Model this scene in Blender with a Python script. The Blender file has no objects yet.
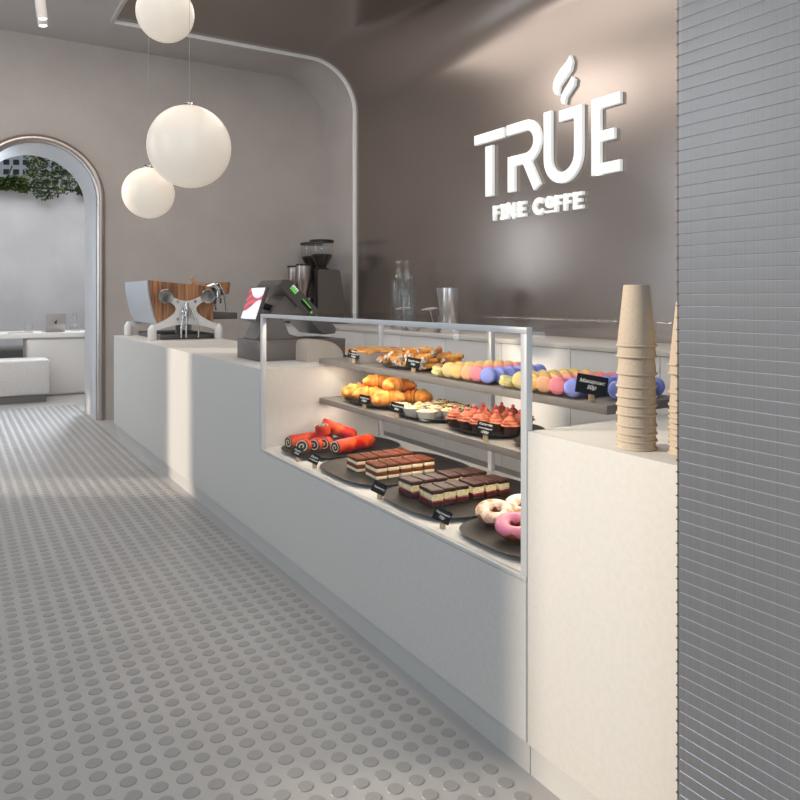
import bpy, bmesh, math, random
from mathutils import Vector, Matrix
random.seed(7)
PI = math.pi
C = bpy.context.scene.collection

# ------------------------------------------------------------------ materials
def mat(name, col, rough=0.5, metal=0.0, col2=None, nscale=8.0, bump=0.0, bscale=60.0, emit=0.0, emit_col=None,
        spec=0.5, stretch=None, kind='noise', contrast=(0.35, 0.65), coat=0.0, sss=0.0, detail=3.0):
    m = bpy.data.materials.new(name); m.use_nodes = True
    nt = m.node_tree; b = nt.nodes['Principled BSDF']
    b.inputs['Base Color'].default_value = (*col, 1); b.inputs['Roughness'].default_value = rough
    b.inputs['Metallic'].default_value = metal; b.inputs['Specular IOR Level'].default_value = spec
    b.inputs['Coat Weight'].default_value = coat
    if sss: b.inputs['Subsurface Weight'].default_value = sss; b.inputs['Subsurface Radius'].default_value = (0.02, 0.012, 0.008)
    tc = nt.nodes.new('ShaderNodeTexCoord'); vec = tc.outputs['Object']
    if stretch:
        mp = nt.nodes.new('ShaderNodeMapping'); mp.inputs['Scale'].default_value = stretch
        nt.links.new(vec, mp.inputs['Vector']); vec = mp.outputs['Vector']
    if col2:
        if kind == 'voronoi':
            t = nt.nodes.new('ShaderNodeTexVoronoi'); out = t.outputs['Distance']
        elif kind == 'wave':
            t = nt.nodes.new('ShaderNodeTexWave'); t.inputs['Distortion'].default_value = 4.0; t.inputs['Detail'].default_value = 3; out = t.outputs['Fac']
        else:
            t = nt.nodes.new('ShaderNodeTexNoise'); t.inputs['Detail'].default_value = detail; out = t.outputs['Fac']
        t.inputs['Scale'].default_value = nscale
        nt.links.new(vec, t.inputs['Vector'])
        r = nt.nodes.new('ShaderNodeValToRGB')
        r.color_ramp.elements[0].position = contrast[0]; r.color_ramp.elements[0].color = (*col, 1)
        r.color_ramp.elements[1].position = contrast[1]; r.color_ramp.elements[1].color = (*col2, 1)
        nt.links.new(out, r.inputs['Fac']); nt.links.new(r.outputs['Color'], b.inputs['Base Color'])
    if bump:
        t = nt.nodes.new('ShaderNodeTexNoise'); t.inputs['Scale'].default_value = bscale; t.inputs['Detail'].default_value = 4
        nt.links.new(vec, t.inputs['Vector'])
        bp = nt.nodes.new('ShaderNodeBump'); bp.inputs['Strength'].default_value = bump; bp.inputs['Distance'].default_value = 0.01
        nt.links.new(t.outputs['Fac'], bp.inputs['Height']); nt.links.new(bp.outputs['Normal'], b.inputs['Normal'])
    if emit:
        b.inputs['Emission Color'].default_value = (*(emit_col or col), 1); b.inputs['Emission Strength'].default_value = emit
    return m

def glass_mat(name, tint=(0.97, 0.985, 0.98), refl=1.0, ior=1.45, rough=0.0, edge=0.8):
    m = bpy.data.materials.new(name); m.use_nodes = True; nt = m.node_tree
    for n in list(nt.nodes): nt.nodes.remove(n)
    out = nt.nodes.new('ShaderNodeOutputMaterial'); mx = nt.nodes.new('ShaderNodeMixShader')
    tr = nt.nodes.new('ShaderNodeBsdfTransparent'); tr.inputs['Color'].default_value = (*tint, 1)
    gl = nt.nodes.new('ShaderNodeBsdfGlossy'); gl.inputs['Roughness'].default_value = rough
    # Schlick reflectance of a thin pane, the same from both sides
    geo = nt.nodes.new('ShaderNodeNewGeometry'); dt = nt.nodes.new('ShaderNodeVectorMath'); dt.operation = 'DOT_PRODUCT'
    nt.links.new(geo.outputs['Normal'], dt.inputs[0]); nt.links.new(geo.outputs['Incoming'], dt.inputs[1])
    def mth(op, a, v):
        n = nt.nodes.new('ShaderNodeMath'); n.operation = op; n.use_clamp = True
        for i, q in enumerate((a, v)):
            if q is None: continue
            if isinstance(q, (int, float)): n.inputs[i].default_value = q
            else: nt.links.new(q, n.inputs[i])
        return n.outputs[0]
    f0 = ((ior-1)/(ior+1))**2*refl
    p5 = mth('POWER', mth('SUBTRACT', 1.0, mth('ABSOLUTE', dt.outputs['Value'], None)), 5.0)
    fac = mth('ADD', mth('MULTIPLY', p5, (1-f0)*edge), f0)
    nt.links.new(fac, mx.inputs[0])
    nt.links.new(tr.outputs[0], mx.inputs[1]); nt.links.new(gl.outputs[0], mx.inputs[2]); nt.links.new(mx.outputs[0], out.inputs['Surface'])
    return m

def srgb(r, g, b):
    f = lambda v: (v/255/12.92) if v/255 <= 0.04045 else ((v/255+0.055)/1.055)**2.4
    return (f(r), f(g), f(b))

M = {}
M['floor'] = mat('floor_rubber', srgb(174, 172, 171), 0.42, col2=srgb(167, 165, 164), nscale=3, bump=0.05, bscale=300)
M['stud'] = mat('floor_stud_rubber', srgb(148, 146, 145), 0.38, bump=0.03, bscale=300)
M['plaster'] = mat('wall_plaster', srgb(198, 190, 184), 0.85, col2=srgb(191, 183, 177), nscale=2.0, bump=0.5, bscale=45)
M['ceiling'] = mat('ceiling_paint', srgb(196, 189, 185), 0.8)
M['dark'] = mat('dark_satin_panel', srgb(158, 147, 140), 0.24, 0.8, col2=srgb(154, 144, 137), nscale=1.5, spec=0.6)
M['white_wall'] = mat('white_paint', srgb(205, 203, 200), 0.8)
M['far_plaster'] = mat('far_wall_plaster', srgb(200, 200, 202), 0.9, col2=srgb(188, 188, 191), nscale=1.4, bump=0.4, bscale=30)
M['steel'] = mat('brushed_steel', srgb(190, 178, 170), 0.32, 1.0, bump=0.03, bscale=200)
M['trim'] = mat('pale_metal_trim', srgb(245, 243, 241), 0.4, 0.15, emit=0.12)  # small glow added in place of the light the trim catches
M['lining'] = mat('archway_lining', srgb(205, 205, 206), 0.45, 0.15)
M['counter'] = mat('counter_composite', srgb(212, 209, 205), 0.55, col2=srgb(208, 205, 200), nscale=60, bump=0.03, bscale=150)
M['plinth'] = mat('counter_plinth', srgb(198, 196, 192), 0.55)
M['frame'] = mat('case_frame_white', srgb(222, 222, 222), 0.4, 0.1)
M['glass'] = glass_mat('clear_glass', tint=(0.99,0.993,0.992), refl=0.35, edge=0.4)
M['glass_edge'] = mat('glass_edge', srgb(190, 200, 198), 0.2, emit=0.0)
M['bottle'] = glass_mat('bottle_glass', tint=(0.965, 0.972, 0.97), refl=1.3, ior=1.5, rough=0.03)
M['clear'] = glass_mat('clear_plastic', tint=(0.95, 0.94, 0.93), refl=0.9, ior=1.5, rough=0.05)
M['shelf'] = mat('shelf_taupe', srgb(124, 118, 113), 0.5)
M['led'] = mat('led_strip', (1, 0.9, 0.75), 0.5, emit=4.0, emit_col=(1, 0.84, 0.62))
M['tray'] = mat('slate_tray', srgb(36, 31, 28), 0.5, col2=srgb(30, 26, 23), nscale=20, spec=0.22)
M['black'] = mat('black_plate', srgb(36, 34, 34), 0.3)
M['card'] = mat('black_card', srgb(16, 19, 22), 0.6, spec=0.15)
M['ink'] = mat('white_chalk', srgb(235, 235, 232), 0.7, emit=0.15)
M['cardwood'] = mat('pale_wood_block', srgb(196, 170, 136), 0.6, col2=srgb(180, 152, 118), nscale=30, stretch=(1, 1, 6))
M['cup'] = mat('kraft_cup_paper', srgb(206, 190, 170), 0.8, col2=srgb(198, 181, 160), nscale=160, bump=0.06, bscale=200)
M['sign'] = mat('sign_white', srgb(238, 240, 236), 0.5, emit=0.5, emit_col=(1, 1, 0.98))  # slight glow added to keep the letters bright; they are not lamps
M['globe'] = mat('opal_glass_globe', srgb(240, 229, 213), 0.3, emit=0.36, emit_col=(1.0, 0.89, 0.76))
M['chrome'] = mat('chrome', srgb(215, 213, 210), 0.12, 1.0)
M['jug'] = mat('polished_jug_steel', srgb(226, 222, 218), 0.22, 0.9)
M['spot'] = mat('spot_white', srgb(200, 196, 192), 0.5)
M['spot_lens'] = mat('spot_lens', (1, 1, 1), 0.5, emit=12.0, emit_col=(1, 0.95, 0.88))
M['cord'] = mat('lamp_cord', srgb(176, 172, 168), 0.6)
M['wood'] = mat('walnut_veneer', srgb(188, 136, 96), 0.45, col2=srgb(116, 74, 48), nscale=7, stretch=(6, 1, 0.5), detail=5, contrast=(0.36, 0.66))
M['knob'] = mat('beech_knob', srgb(204, 156, 112), 0.5)
M['mwhite'] = mat('machine_white', srgb(226, 224, 221), 0.35)
M['mgrey'] = mat('machine_silver_panel', srgb(196, 201, 207), 0.35, 0.2)
M['mdark'] = mat('machine_dark', srgb(100, 95, 92), 0.4, 0.3)
M['gauge'] = mat('gauge_steel', srgb(220, 214, 206), 0.3, 0.9, col2=srgb(120, 116, 110), nscale=9)
M['taupe'] = mat('taupe_plastic', srgb(126, 118, 112), 0.45)
M['taupe_dk'] = mat('dark_taupe_plastic', srgb(96, 89, 84), 0.42)
M['drawer'] = mat('cash_drawer_metal', srgb(112, 105, 100), 0.4, 0.2)
M['wedge'] = mat('wedge_plastic', srgb(196, 184, 174), 0.5)
M['gr_body'] = mat('grinder_body', srgb(112, 104, 98), 0.45, 0.2)
M['gr_dark'] = mat('grinder_black', srgb(28, 26, 25), 0.4)
M['beans'] = mat('coffee_beans', srgb(42, 28, 20), 0.5, col2=srgb(25, 16, 12), nscale=120, bump=0.8, bscale=160)
M['ceramic'] = mat('white_ceramic', srgb(196, 191, 186), 0.3)
M['back_panel'] = mat('back_counter_grey', srgb(234, 230, 227), 0.55)
M['back_top'] = mat('back_counter_top', srgb(222, 215, 208), 0.5)
M['green'] = mat('green_print', (0.15, 0.75, 0.08), 0.5, emit=0.5, emit_col=(0.15, 0.8, 0.1))
M['white_print'] = mat('white_print', (0.9, 0.9, 0.9), 0.5, emit=0.4)
# food
M['crust'] = mat('croissant_crust', srgb(246, 172, 84), 0.38, col2=srgb(206, 96, 26), nscale=20, contrast=(0.40, 0.70), bump=0.3, bscale=120, spec=0.22)
M['cannoli'] = mat('cannoli_shell', srgb(250, 184, 96), 0.45, col2=srgb(190, 104, 40), nscale=22, contrast=(0.4, 0.7), bump=0.4, bscale=160, spec=0.22)
M['filling'] = mat('cannoli_cream', srgb(214, 208, 200), 0.5, col2=srgb(96, 80, 70), nscale=50, contrast=(0.45, 0.6))
M['pie'] = mat('pie_crust', srgb(232, 172, 92), 0.5, col2=srgb(176, 96, 34), nscale=40, contrast=(0.42, 0.66), bump=0.5, bscale=90, spec=0.22)
M['pie_tin'] = mat('grey_paper_tin', srgb(150, 144, 138), 0.6)
M['tart_top'] = mat('tart_custard', srgb(240, 222, 176), 0.5, col2=srgb(226, 160, 56), nscale=24, contrast=(0.46, 0.6))
M['fleck'] = mat('chocolate_fleck', srgb(70, 40, 24), 0.5)
M['frost'] = mat('pink_brown_frosting', srgb(200, 118, 92), 0.6, col2=srgb(140, 68, 48), nscale=38, contrast=(0.38, 0.68), bump=0.7, bscale=140, spec=0.22)
M['wrapper'] = mat('dark_brown_wrapper', srgb(58, 38, 30), 0.6)
M['berry'] = mat('pink_sugar_bead', srgb(238, 92, 112), 0.35)
M['cocoa'] = mat('cocoa_top', srgb(122, 62, 36), 0.75, col2=srgb(92, 44, 24), nscale=60, bump=0.3, bscale=250, spec=0.22)
M['cream'] = mat('mascarpone_cream', srgb(250, 238, 208), 0.5, col2=srgb(240, 222, 184), nscale=40)
M['sponge'] = mat('coffee_sponge', srgb(140, 70, 30), 0.8, col2=srgb(104, 46, 18), nscale=80, bump=0.4, bscale=200, spec=0.22)
M['choc'] = mat('dark_chocolate_glaze', srgb(74, 46, 38), 0.42, col2=srgb(58, 34, 30), nscale=30, bump=0.15, bscale=60, spec=0.22)
M['vanilla'] = mat('speckled_vanilla_cream', srgb(240, 226, 184), 0.5, col2=srgb(190, 170, 124), nscale=90, contrast=(0.5, 0.75), spec=0.22)
M['jam'] = mat('berry_jam', srgb(150, 22, 48), 0.25, col2=srgb(110, 12, 34), nscale=60)
M['dsponge'] = mat('dark_chocolate_sponge', srgb(72, 44, 36), 0.8, col2=srgb(52, 28, 24), nscale=120, bump=0.4, bscale=220, spec=0.22)
M['dough'] = mat('fried_dough', srgb(190, 104, 40), 0.5, col2=srgb(140, 66, 22), nscale=24)
M['sugar'] = mat('sugar_glaze', srgb(234, 214, 200), 0.4, col2=srgb(196, 138, 90), nscale=30, contrast=(0.46, 0.64), bump=0.4, bscale=120)
M['pink'] = mat('pink_glaze', srgb(228, 136, 168), 0.25, col2=srgb(214, 110, 148), nscale=14, coat=0.3)
M['red'] = mat('red_glazed_roll', srgb(172, 12, 4), 0.4, col2=srgb(230, 84, 14), nscale=15, contrast=(0.50, 0.72), spec=0.2, bump=0.2, bscale=60)
MAC = {'yellow': (srgb(236, 212, 148), srgb(236, 216, 164)), 'golden': (srgb(238, 196, 120), srgb(240, 216, 166)),
       'orange': (srgb(242, 182, 138), srgb(244, 206, 176)), 'pink': (srgb(240, 140, 152), srgb(242, 170, 174)),
       'blue': (srgb(152, 164, 242), srgb(170, 178, 236)), 'pale yellow': (srgb(222, 210, 152), srgb(222, 214, 130))}
for k, (a, b) in MAC.items():
    M['mac_'+k] = mat('macaron_'+k.replace(' ', '_'), a, 0.6, col2=tuple(x*0.92 for x in a), nscale=30)
    M['macc_'+k] = mat('macaron_cream_'+k.replace(' ', '_'), b, 0.6)
M['upholstery'] = mat('boucle_fabric', srgb(214, 210, 206), 0.95, col2=srgb(200, 196, 192), nscale=60, bump=0.5, bscale=90)
M['dkfabric'] = mat('grey_fabric', srgb(120, 118, 118), 0.95, bump=0.4, bscale=90)
M['bench_base'] = mat('bench_plinth', srgb(110, 107, 104), 0.6)
M['table'] = mat('table_white', srgb(226, 223, 218), 0.5)
M['laptop'] = mat('laptop_silver', srgb(172, 168, 164), 0.35, 0.5)
M['leaf'] = mat('ivy_leaf', srgb(40, 56, 26), 0.6, col2=srgb(84, 98, 52), nscale=2.5, contrast=(0.4, 0.65))
M['stem'] = mat('ivy_stem', srgb(62, 56, 40), 0.8)
M['facade'] = mat('facade_white', srgb(226, 224, 218), 0.8)
M['window_dark'] = mat('facade_window', srgb(52, 58, 54), 0.3)
M['slat'] = mat('ribbed_slat', srgb(192, 184, 178), 0.36, 0.3, col2=srgb(178, 170, 164), nscale=30, stretch=(1, 10, 0.02), contrast=(0.3, 0.7), detail=6)
M['groove'] = mat('groove_glint', srgb(208, 208, 210), 0.34, 0.6)  # highlight lines painted in: lighter colour on the slat bevels
M['slat_end'] = mat('slat_end_trim', srgb(134, 122, 114), 0.4, 0.6)

def spiral_mat():
    m = bpy.data.materials.new('poppy_seed_spiral'); m.use_nodes = True; nt = m.node_tree; b = nt.nodes['Principled BSDF']
    tc = nt.nodes.new('ShaderNodeTexCoord'); sp = nt.nodes.new('ShaderNodeSeparateXYZ'); nt.links.new(tc.outputs['Object'], sp.inputs[0])
    def mth(op, a, bb=None):
        n = nt.nodes.new('ShaderNodeMath'); n.operation = op
        for i, v in enumerate((a, bb)):
            if v is None: continue
            if isinstance(v, (int, float)): n.inputs[i].default_value = v
            else: nt.links.new(v, n.inputs[i])
        return n.outputs[0]
    y, z = sp.outputs[1], sp.outputs[2]
    r = mth('SQRT', mth('ADD', mth('MULTIPLY', y, y), mth('MULTIPLY', z, z)))
    th = mth('DIVIDE', mth('ARCTAN2', z, y), 2*PI)
    fr = mth('FRACT', mth('ADD', mth('MULTIPLY', r, 58.0), th))
    rp = nt.nodes.new('ShaderNodeValToRGB'); e = rp.color_ramp.elements
    e[0].position = 0.68; e[0].color = (*srgb(30, 26, 28), 1); e[1].position = 0.76; e[1].color = (*srgb(226, 214, 186), 1)
    nt.links.new(fr, rp.inputs['Fac']); nt.links.new(rp.outputs['Color'], b.inputs['Base Color']); b.inputs['Roughness'].default_value = 0.6
    return m
M['spiral'] = spiral_mat()

def screen_mat(hw, hh):
    m = bpy.data.materials.new('customer_screen_picture'); m.use_nodes = True; nt = m.node_tree; b = nt.nodes['Principled BSDF']
    tc = nt.nodes.new('ShaderNodeTexCoord'); sp = nt.nodes.new('ShaderNodeSeparateXYZ'); nt.links.new(tc.outputs['Object'], sp.inputs[0])
    def mth(op, a, bb=None, cl=False):
        n = nt.nodes.new('ShaderNodeMath'); n.operation = op; n.use_clamp = cl
        for i, v in enumerate((a, bb)):
            if v is None: continue
            if isinstance(v, (int, float)): n.inputs[i].default_value = v
            else: nt.links.new(v, n.inputs[i])
        return n.outputs[0]
    u = mth('DIVIDE', sp.outputs[1], -hw); v = mth('DIVIDE', sp.outputs[2], hh)
    lo = mth('ADD', mth('MULTIPLY', u, 0.36), mth('ADD', -0.16, mth('MULTIPLY', mth('SINE', mth('MULTIPLY', u, 3.0)), 0.10)))
    up = mth('ADD', mth('ADD', 0.46, mth('MULTIPLY', u, -0.30)), mth('MULTIPLY', mth('MULTIPLY', u, u), 0.46))
    a = mth('MULTIPLY', mth('SUBTRACT', v, lo), 14.0, True); c = mth('MULTIPLY', mth('SUBTRACT', up, v), 10.0, True)
    mask = mth('MULTIPLY', a, c)
    st = mth('SINE', mth('ADD', mth('MULTIPLY', mth('SUBTRACT', v, mth('MULTIPLY', u, 0.3)), 13.0), mth('MULTIPLY', mth('SINE', mth('MULTIPLY', u, 4.0)), 1.2)))
    rp = nt.nodes.new('ShaderNodeValToRGB'); rp.color_ramp.elements[0].color = (*srgb(130, 14, 30), 1); rp.color_ramp.elements[1].color = (*srgb(222, 60, 74), 1)
    nt.links.new(mth('ADD', mth('MULTIPLY', st, 0.5), 0.5), rp.inputs['Fac'])
    mx = nt.nodes.new('ShaderNodeMix'); mx.data_type = 'RGBA'; mx.inputs['A'].default_value = (*srgb(240, 240, 246), 1)
    nt.links.new(mask, mx.inputs['Factor']); nt.links.new(rp.outputs['Color'], mx.inputs['B'])
    nt.links.new(mx.outputs['Result'], b.inputs['Base Color']); nt.links.new(mx.outputs['Result'], b.inputs['Emission Color'])
    b.inputs['Emission Strength'].default_value = 0.7; b.inputs['Roughness'].default_value = 0.3
    return m
M['screen'] = screen_mat(0.125, 0.097)


# ------------------------------------------------------------------ mesh helpers
def add_box(bm, x0, x1, y0, y1, z0, z1, bev=0.0, seg=2, mi=0):
    r = bmesh.ops.create_cube(bm, size=1.0)
    for v in r['verts']:
        v.co = Vector(((x0+x1)/2 + v.co.x*(x1-x0), (y0+y1)/2 + v.co.y*(y1-y0), (z0+z1)/2 + v.co.z*(z1-z0)))
    fs = set(f for v in r['verts'] for f in v.link_faces)
    for f in fs: f.material_index = mi
    if bev:
        es = set(e for v in r['verts'] for e in v.link_edges)
        bmesh.ops.bevel(bm, geom=list(es), offset=bev, segments=seg, profile=0.5, affect='EDGES', clamp_overlap=True)
    return bm

def add_lathe(bm, prof, seg=24, c=(0, 0, 0), mat4=None, flute=0.0, nfl=0, close=False):
    rings = []
    for (r, z) in prof:
        if r < 1e-6:
            rings.append([bm.verts.new((0, 0, z))])
        else:
            ring = []
            for i in range(seg):
                a = 2*PI*i/seg
                rr = r*(1 + flute*math.cos(nfl*a)) if flute else r
                ring.append(bm.verts.new((rr*math.cos(a), rr*math.sin(a), z)))
            rings.append(ring)
    for a, b in zip(rings[:-1], rings[1:]):
        for i in range(seg):
            j = (i+1) % seg
            if len(a) == 1 and len(b) == 1: continue
            if len(a) == 1: bm.faces.new((a[0], b[j], b[i]))
            elif len(b) == 1: bm.faces.new((a[i], a[j], b[0]))
            else: bm.faces.new((a[i], a[j], b[j], b[i]))
    for ring, flip in ((rings[0], True), (rings[-1], False)):
        if close and len(ring) > 1:
            bm.faces.new(list(reversed(ring)) if flip else ring)
    vs = [v for r in rings for v in r]
    for v in vs:
        if mat4 is not None: v.co = mat4 @ v.co
        v.co += Vector(c)
    return vs

def add_tube(bm, pts, rad, seg=10, cap=True, squash=1.0):
    pts = [Vector(p) for p in pts]
    if not isinstance(rad, (list, tuple)): rad = [rad]*len(pts)
    rings = []; n = None
    for i, p in enumerate(pts):
        t = (pts[min(i+1, len(pts)-1)] - pts[max(i-1, 0)]).normalized()
        if n is None:
            n = t.cross(Vector((0, 0, 1)))
            if n.length < 1e-3: n = t.cross(Vector((0, 1, 0)))
            n.normalize()
        else:
            n = (n - t*n.dot(t)).normalized()
        b = t.cross(n)
        rings.append([bm.verts.new(p + (n*math.cos(2*PI*k/seg) + b*math.sin(2*PI*k/seg)*squash)*rad[i]) for k in range(seg)])
    for a, b in zip(rings[:-1], rings[1:]):
        for i in range(seg):
            j = (i+1) % seg
            bm.faces.new((a[i], a[j], b[j], b[i]))
    if cap:
        bm.faces.new(list(reversed(rings[0]))); bm.faces.new(rings[-1])
    return rings

def add_prism(bm, poly, axis, a0, a1, mi=0):
    """poly: list of 2D points; axis 'x': (y,z), 'y': (x,z), 'z': (x,y)"""
    def P3(p, a):
        return {'x': (a, p[0], p[1]), 'y': (p[0], a, p[1]), 'z': (p[0], p[1], a)}[axis]
    A = [bm.verts.new(P3(p, a0)) for p in poly]; B = [bm.verts.new(P3(p, a1)) for p in poly]
    n = len(poly)
    fs = [bm.faces.new(A), bm.faces.new(list(reversed(B)))]
    for i in range(n):
        j = (i+1) % n
        fs.append(bm.faces.new((A[j], A[i], B[i], B[j])))
    for f in fs: f.material_index = mi
    bmesh.ops.recalc_face_normals(bm, faces=fs)
    return fs

def add_sphere(bm, c, r, u=20, v=12, sc=(1, 1, 1)):
    res = bmesh.ops.create_uvsphere(bm, u_segments=u, v_segments=v, radius=r)
    for w in res['verts']:
        w.co = Vector((w.co.x*sc[0], w.co.y*sc[1], w.co.z*sc[2])) + Vector(c)

def B(): return bmesh.new()

def obj(name, bm, m, parent=None, smooth=35, loc=None, rot=None, label=None):
    me = bpy.data.meshes.new(name)
    bmesh.ops.recalc_face_normals(bm, faces=bm.faces[:]) if smooth is not None and smooth >= 0 else None
    bm.to_mesh(me); bm.free()
    for mm in (m if isinstance(m, (list, tuple)) else [m]): me.materials.append(mm)
    if smooth:
        for p in me.polygons: p.use_smooth = True
        me.set_sharp_from_angle(angle=math.radians(abs(smooth)))
    o = bpy.data.objects.new(name, me); C.objects.link(o)
    if parent is not None: o.parent = parent
    if loc is not None: o.location = loc
    if rot is not None: o.rotation_euler = rot
    if label: o['label'] = label
    return o

def tag(o, label=None, cat=None, group=None, kind=None):
    if label: o['label'] = label
    if cat: o['category'] = cat
    if group: o['group'] = group
    if kind: o['kind'] = kind
    return o

def thing(name, label, cat, loc=(0, 0, 0), rot=(0, 0, 0), group=None):
    o = bpy.data.objects.new(name, None); C.objects.link(o); o.empty_display_size = 0.05
    o.location = loc; o.rotation_euler = rot
    return tag(o, label, cat, group)

def struct(name, bm, m, smooth=35, parent=None):
    o = obj(name, bm, m, parent, smooth)
    if parent is None: o['kind'] = 'structure'
    return o

def dup(root, loc, rot=None, label=None, group=None):
    r = root.copy(); C.objects.link(r); r.location = loc
    if rot is not None: r.rotation_euler = rot
    if label: r['label'] = label
    if group: r['group'] = group
    for ch in list(root.children):
        c = ch.copy(); C.objects.link(c); c.parent = r
        for g in ch.children:
            d = g.copy(); C.objects.link(d); d.parent = c
    return r

ORD = ['first', 'second', 'third', 'fourth', 'fifth', 'sixth', 'seventh', 'eighth', 'ninth', 'tenth', 'eleventh', 'twelfth', 'thirteenth', 'fourteenth']

# stroke outline: polyline of width w -> closed polygon (miter joins)
def stroke(pts, w, closed=False):
    pts = [Vector((p[0], p[1])) for p in pts]; L = []; R = []
    n = len(pts)
    for i, p in enumerate(pts):
        d0 = (p - pts[i-1]).normalized() if i > 0 else None
        d1 = (pts[i+1]-p).normalized() if i < n-1 else None
        if d0 is None: d0 = d1
        if d1 is None: d1 = d0
        n0 = Vector((-d0.y, d0.x)); n1 = Vector((-d1.y, d1.x)); nn = (n0+n1).normalized()
        k = w/2/max(0.35, nn.dot(n0))
        L.append(p+nn*k); R.append(p-nn*k)
    return L, R

def add_stroke(bm, pts, w, x0, x1):
    """stroke in the (y,z) plane extruded from x0 to x1, built as quads"""
    L, R = stroke(pts, w)
    vs = [[bm.verts.new((x, q.x, q.y)) for q in S] for x in (x0, x1) for S in (L, R)]
    La, Ra, Lb, Rb = vs; n = len(L)
    for i in range(n-1):
        bm.faces.new((La[i], La[i+1], Ra[i+1], Ra[i])); bm.faces.new((Lb[i], Rb[i], Rb[i+1], Lb[i+1]))
        bm.faces.new((La[i], Lb[i], Lb[i+1], La[i+1])); bm.faces.new((Ra[i], Ra[i+1], Rb[i+1], Rb[i]))
    for i in (0, n-1):
        bm.faces.new((La[i], Ra[i], Rb[i], Lb[i]))

# ------------------------------------------------------------------ camera
F = 735.0; TH = math.atan2(448, F); H = 1.32
cam = bpy.data.cameras.new('camera'); co = bpy.data.objects.new('camera', cam); C.objects.link(co)
co.location = (0, 0, H); co.rotation_euler = (PI/2, 0, -TH)
cam.sensor_width = 36; cam.lens = F/800*36; cam.shift_y = -102/800; cam.clip_start = 0.05; cam.clip_end = 200
bpy.context.scene.camera = co

# ------------------------------------------------------------------ room shell
X0 = 1.356; XW = 4.04; YT = 7.63; YB = 8.49; YA = 9.25; ZC = 4.05; RC = 0.56
# floor with raised round studs
bm = B()
vs = [bm.verts.new(p) for p in ((-3, -3, 0), (4.4, -3, 0), (4.4, 13.2, 0), (-3, 13.2, 0))]
bm.faces.new(vs)
PT = 0.0673; RS = 0.0235
i0, i1 = -22, 7
for i in range(-36, 8):
    x = 0.882 + i*PT
    if x > X0 - 0.012 - RS*0.2: continue
    for j in range(-24, 122):
        y = 1.761 + j*PT
        if y > 9.9 or (y > 8.3 and x < 0.1): continue
        if x < -0.9 and y > 6: continue
        N = 14
        r0 = [bm.verts.new((x+RS*math.cos(2*PI*k/N), y+RS*math.sin(2*PI*k/N), 0.0)) for k in range(N)]
        r1 = [bm.verts.new((x+(RS-0.0022)*math.cos(2*PI*k/N), y+(RS-0.0022)*math.sin(2*PI*k/N), 0.0026)) for k in range(N)]
        for k in range(N):
            q = (k+1) % N
            f = bm.faces.new((r0[k], r0[q], r1[q], r1[k])); f.material_index = 1
        f = bm.faces.new(r1); f.material_index = 1
o = struct('floor', bm, [M['floor'], M['stud']], smooth=-20)

def prof_xz(xa, n=14, d=0.0):
    """room-corner profile: ceiling from xa to the rounded corner, then down wall to the floor"""
    pts = [(xa, ZC+d)]
    for k in range(n+1):
        a = PI/2*(1-k/n)
        pts.append((XW+d-RC-d+(RC+d)*math.cos(a), ZC-RC+(RC+d)*math.sin(a)))
    pts.append((XW+d, 0.0))
    return pts

def extrude_profile(bm, pts, y0, y1):
    A = [bm.verts.new((p[0], y0, p[1])) for p in pts]; D = [bm.verts.new((p[0], y1, p[1])) for p in pts]
    for i in range(len(pts)-1): bm.faces.new((A[i], A[i+1], D[i+1], D[i]))

full = prof_xz(X0)
bm = B(); extrude_profile(bm, full[1:], -0.6, YT); struct('wall_right', bm, M['dark'], smooth=-60)
bm = B(); extrude_profile(bm, full[:2], -0.6, YT); struct('ceiling_right', bm, M['dark'])
bm = B(); extrude_profile(bm, full, YT, YB+0.02); struct('wall_right_alcove', bm, M['plaster'], smooth=-60)
# metal trim along the end of the dark shell
bm = B()
pin = [(p[0], p[1]) for p in full]; pts_o = []; pts_i = []
tw = 0.022
for k, p in enumerate(full):
    if k == 0: n_ = (0, -1)
    elif k == len(full)-1: n_ = (-1, 0)
    else:
        a = PI/2*(1-(k-1)/14); n_ = (-math.cos(a), -math.sin(a))
    pts_i.append((p[0]+n_[0]*tw, p[1]+n_[1]*tw))
for (ya, yb) in ((YT-0.02, YT+0.03),):
    VA = [[bm.verts.new((p[0], y, p[1])) for p in P] for y in (ya, yb) for P in (full, pts_i)]
    for i in range(len(full)-1):
        a, b, c, d = VA
        bm.faces.new((a[i], a[i+1], b[i+1], b[i])); bm.faces.new((c[i], d[i], d[i+1], c[i+1])); bm.faces.new((b[i], b[i+1], d[i+1], d[i]))
    for i in (0, len(full)-1): bm.faces.new((VA[0][i], VA[1][i], VA[3][i], VA[2][i]))
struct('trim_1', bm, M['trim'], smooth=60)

# left ceiling, with a chamfered cove where it meets the back wall
bm = B(); add_box(bm, -3, X0, -3, YB, ZC, ZC+0.25)
struct('ceiling_left', bm, M['ceiling'])
bm = B(); add_box(bm, X0-0.03, X0, -3, YT, ZC-0.035, ZC+0.004); struct('trim_3', bm, M['ceiling'])

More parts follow.
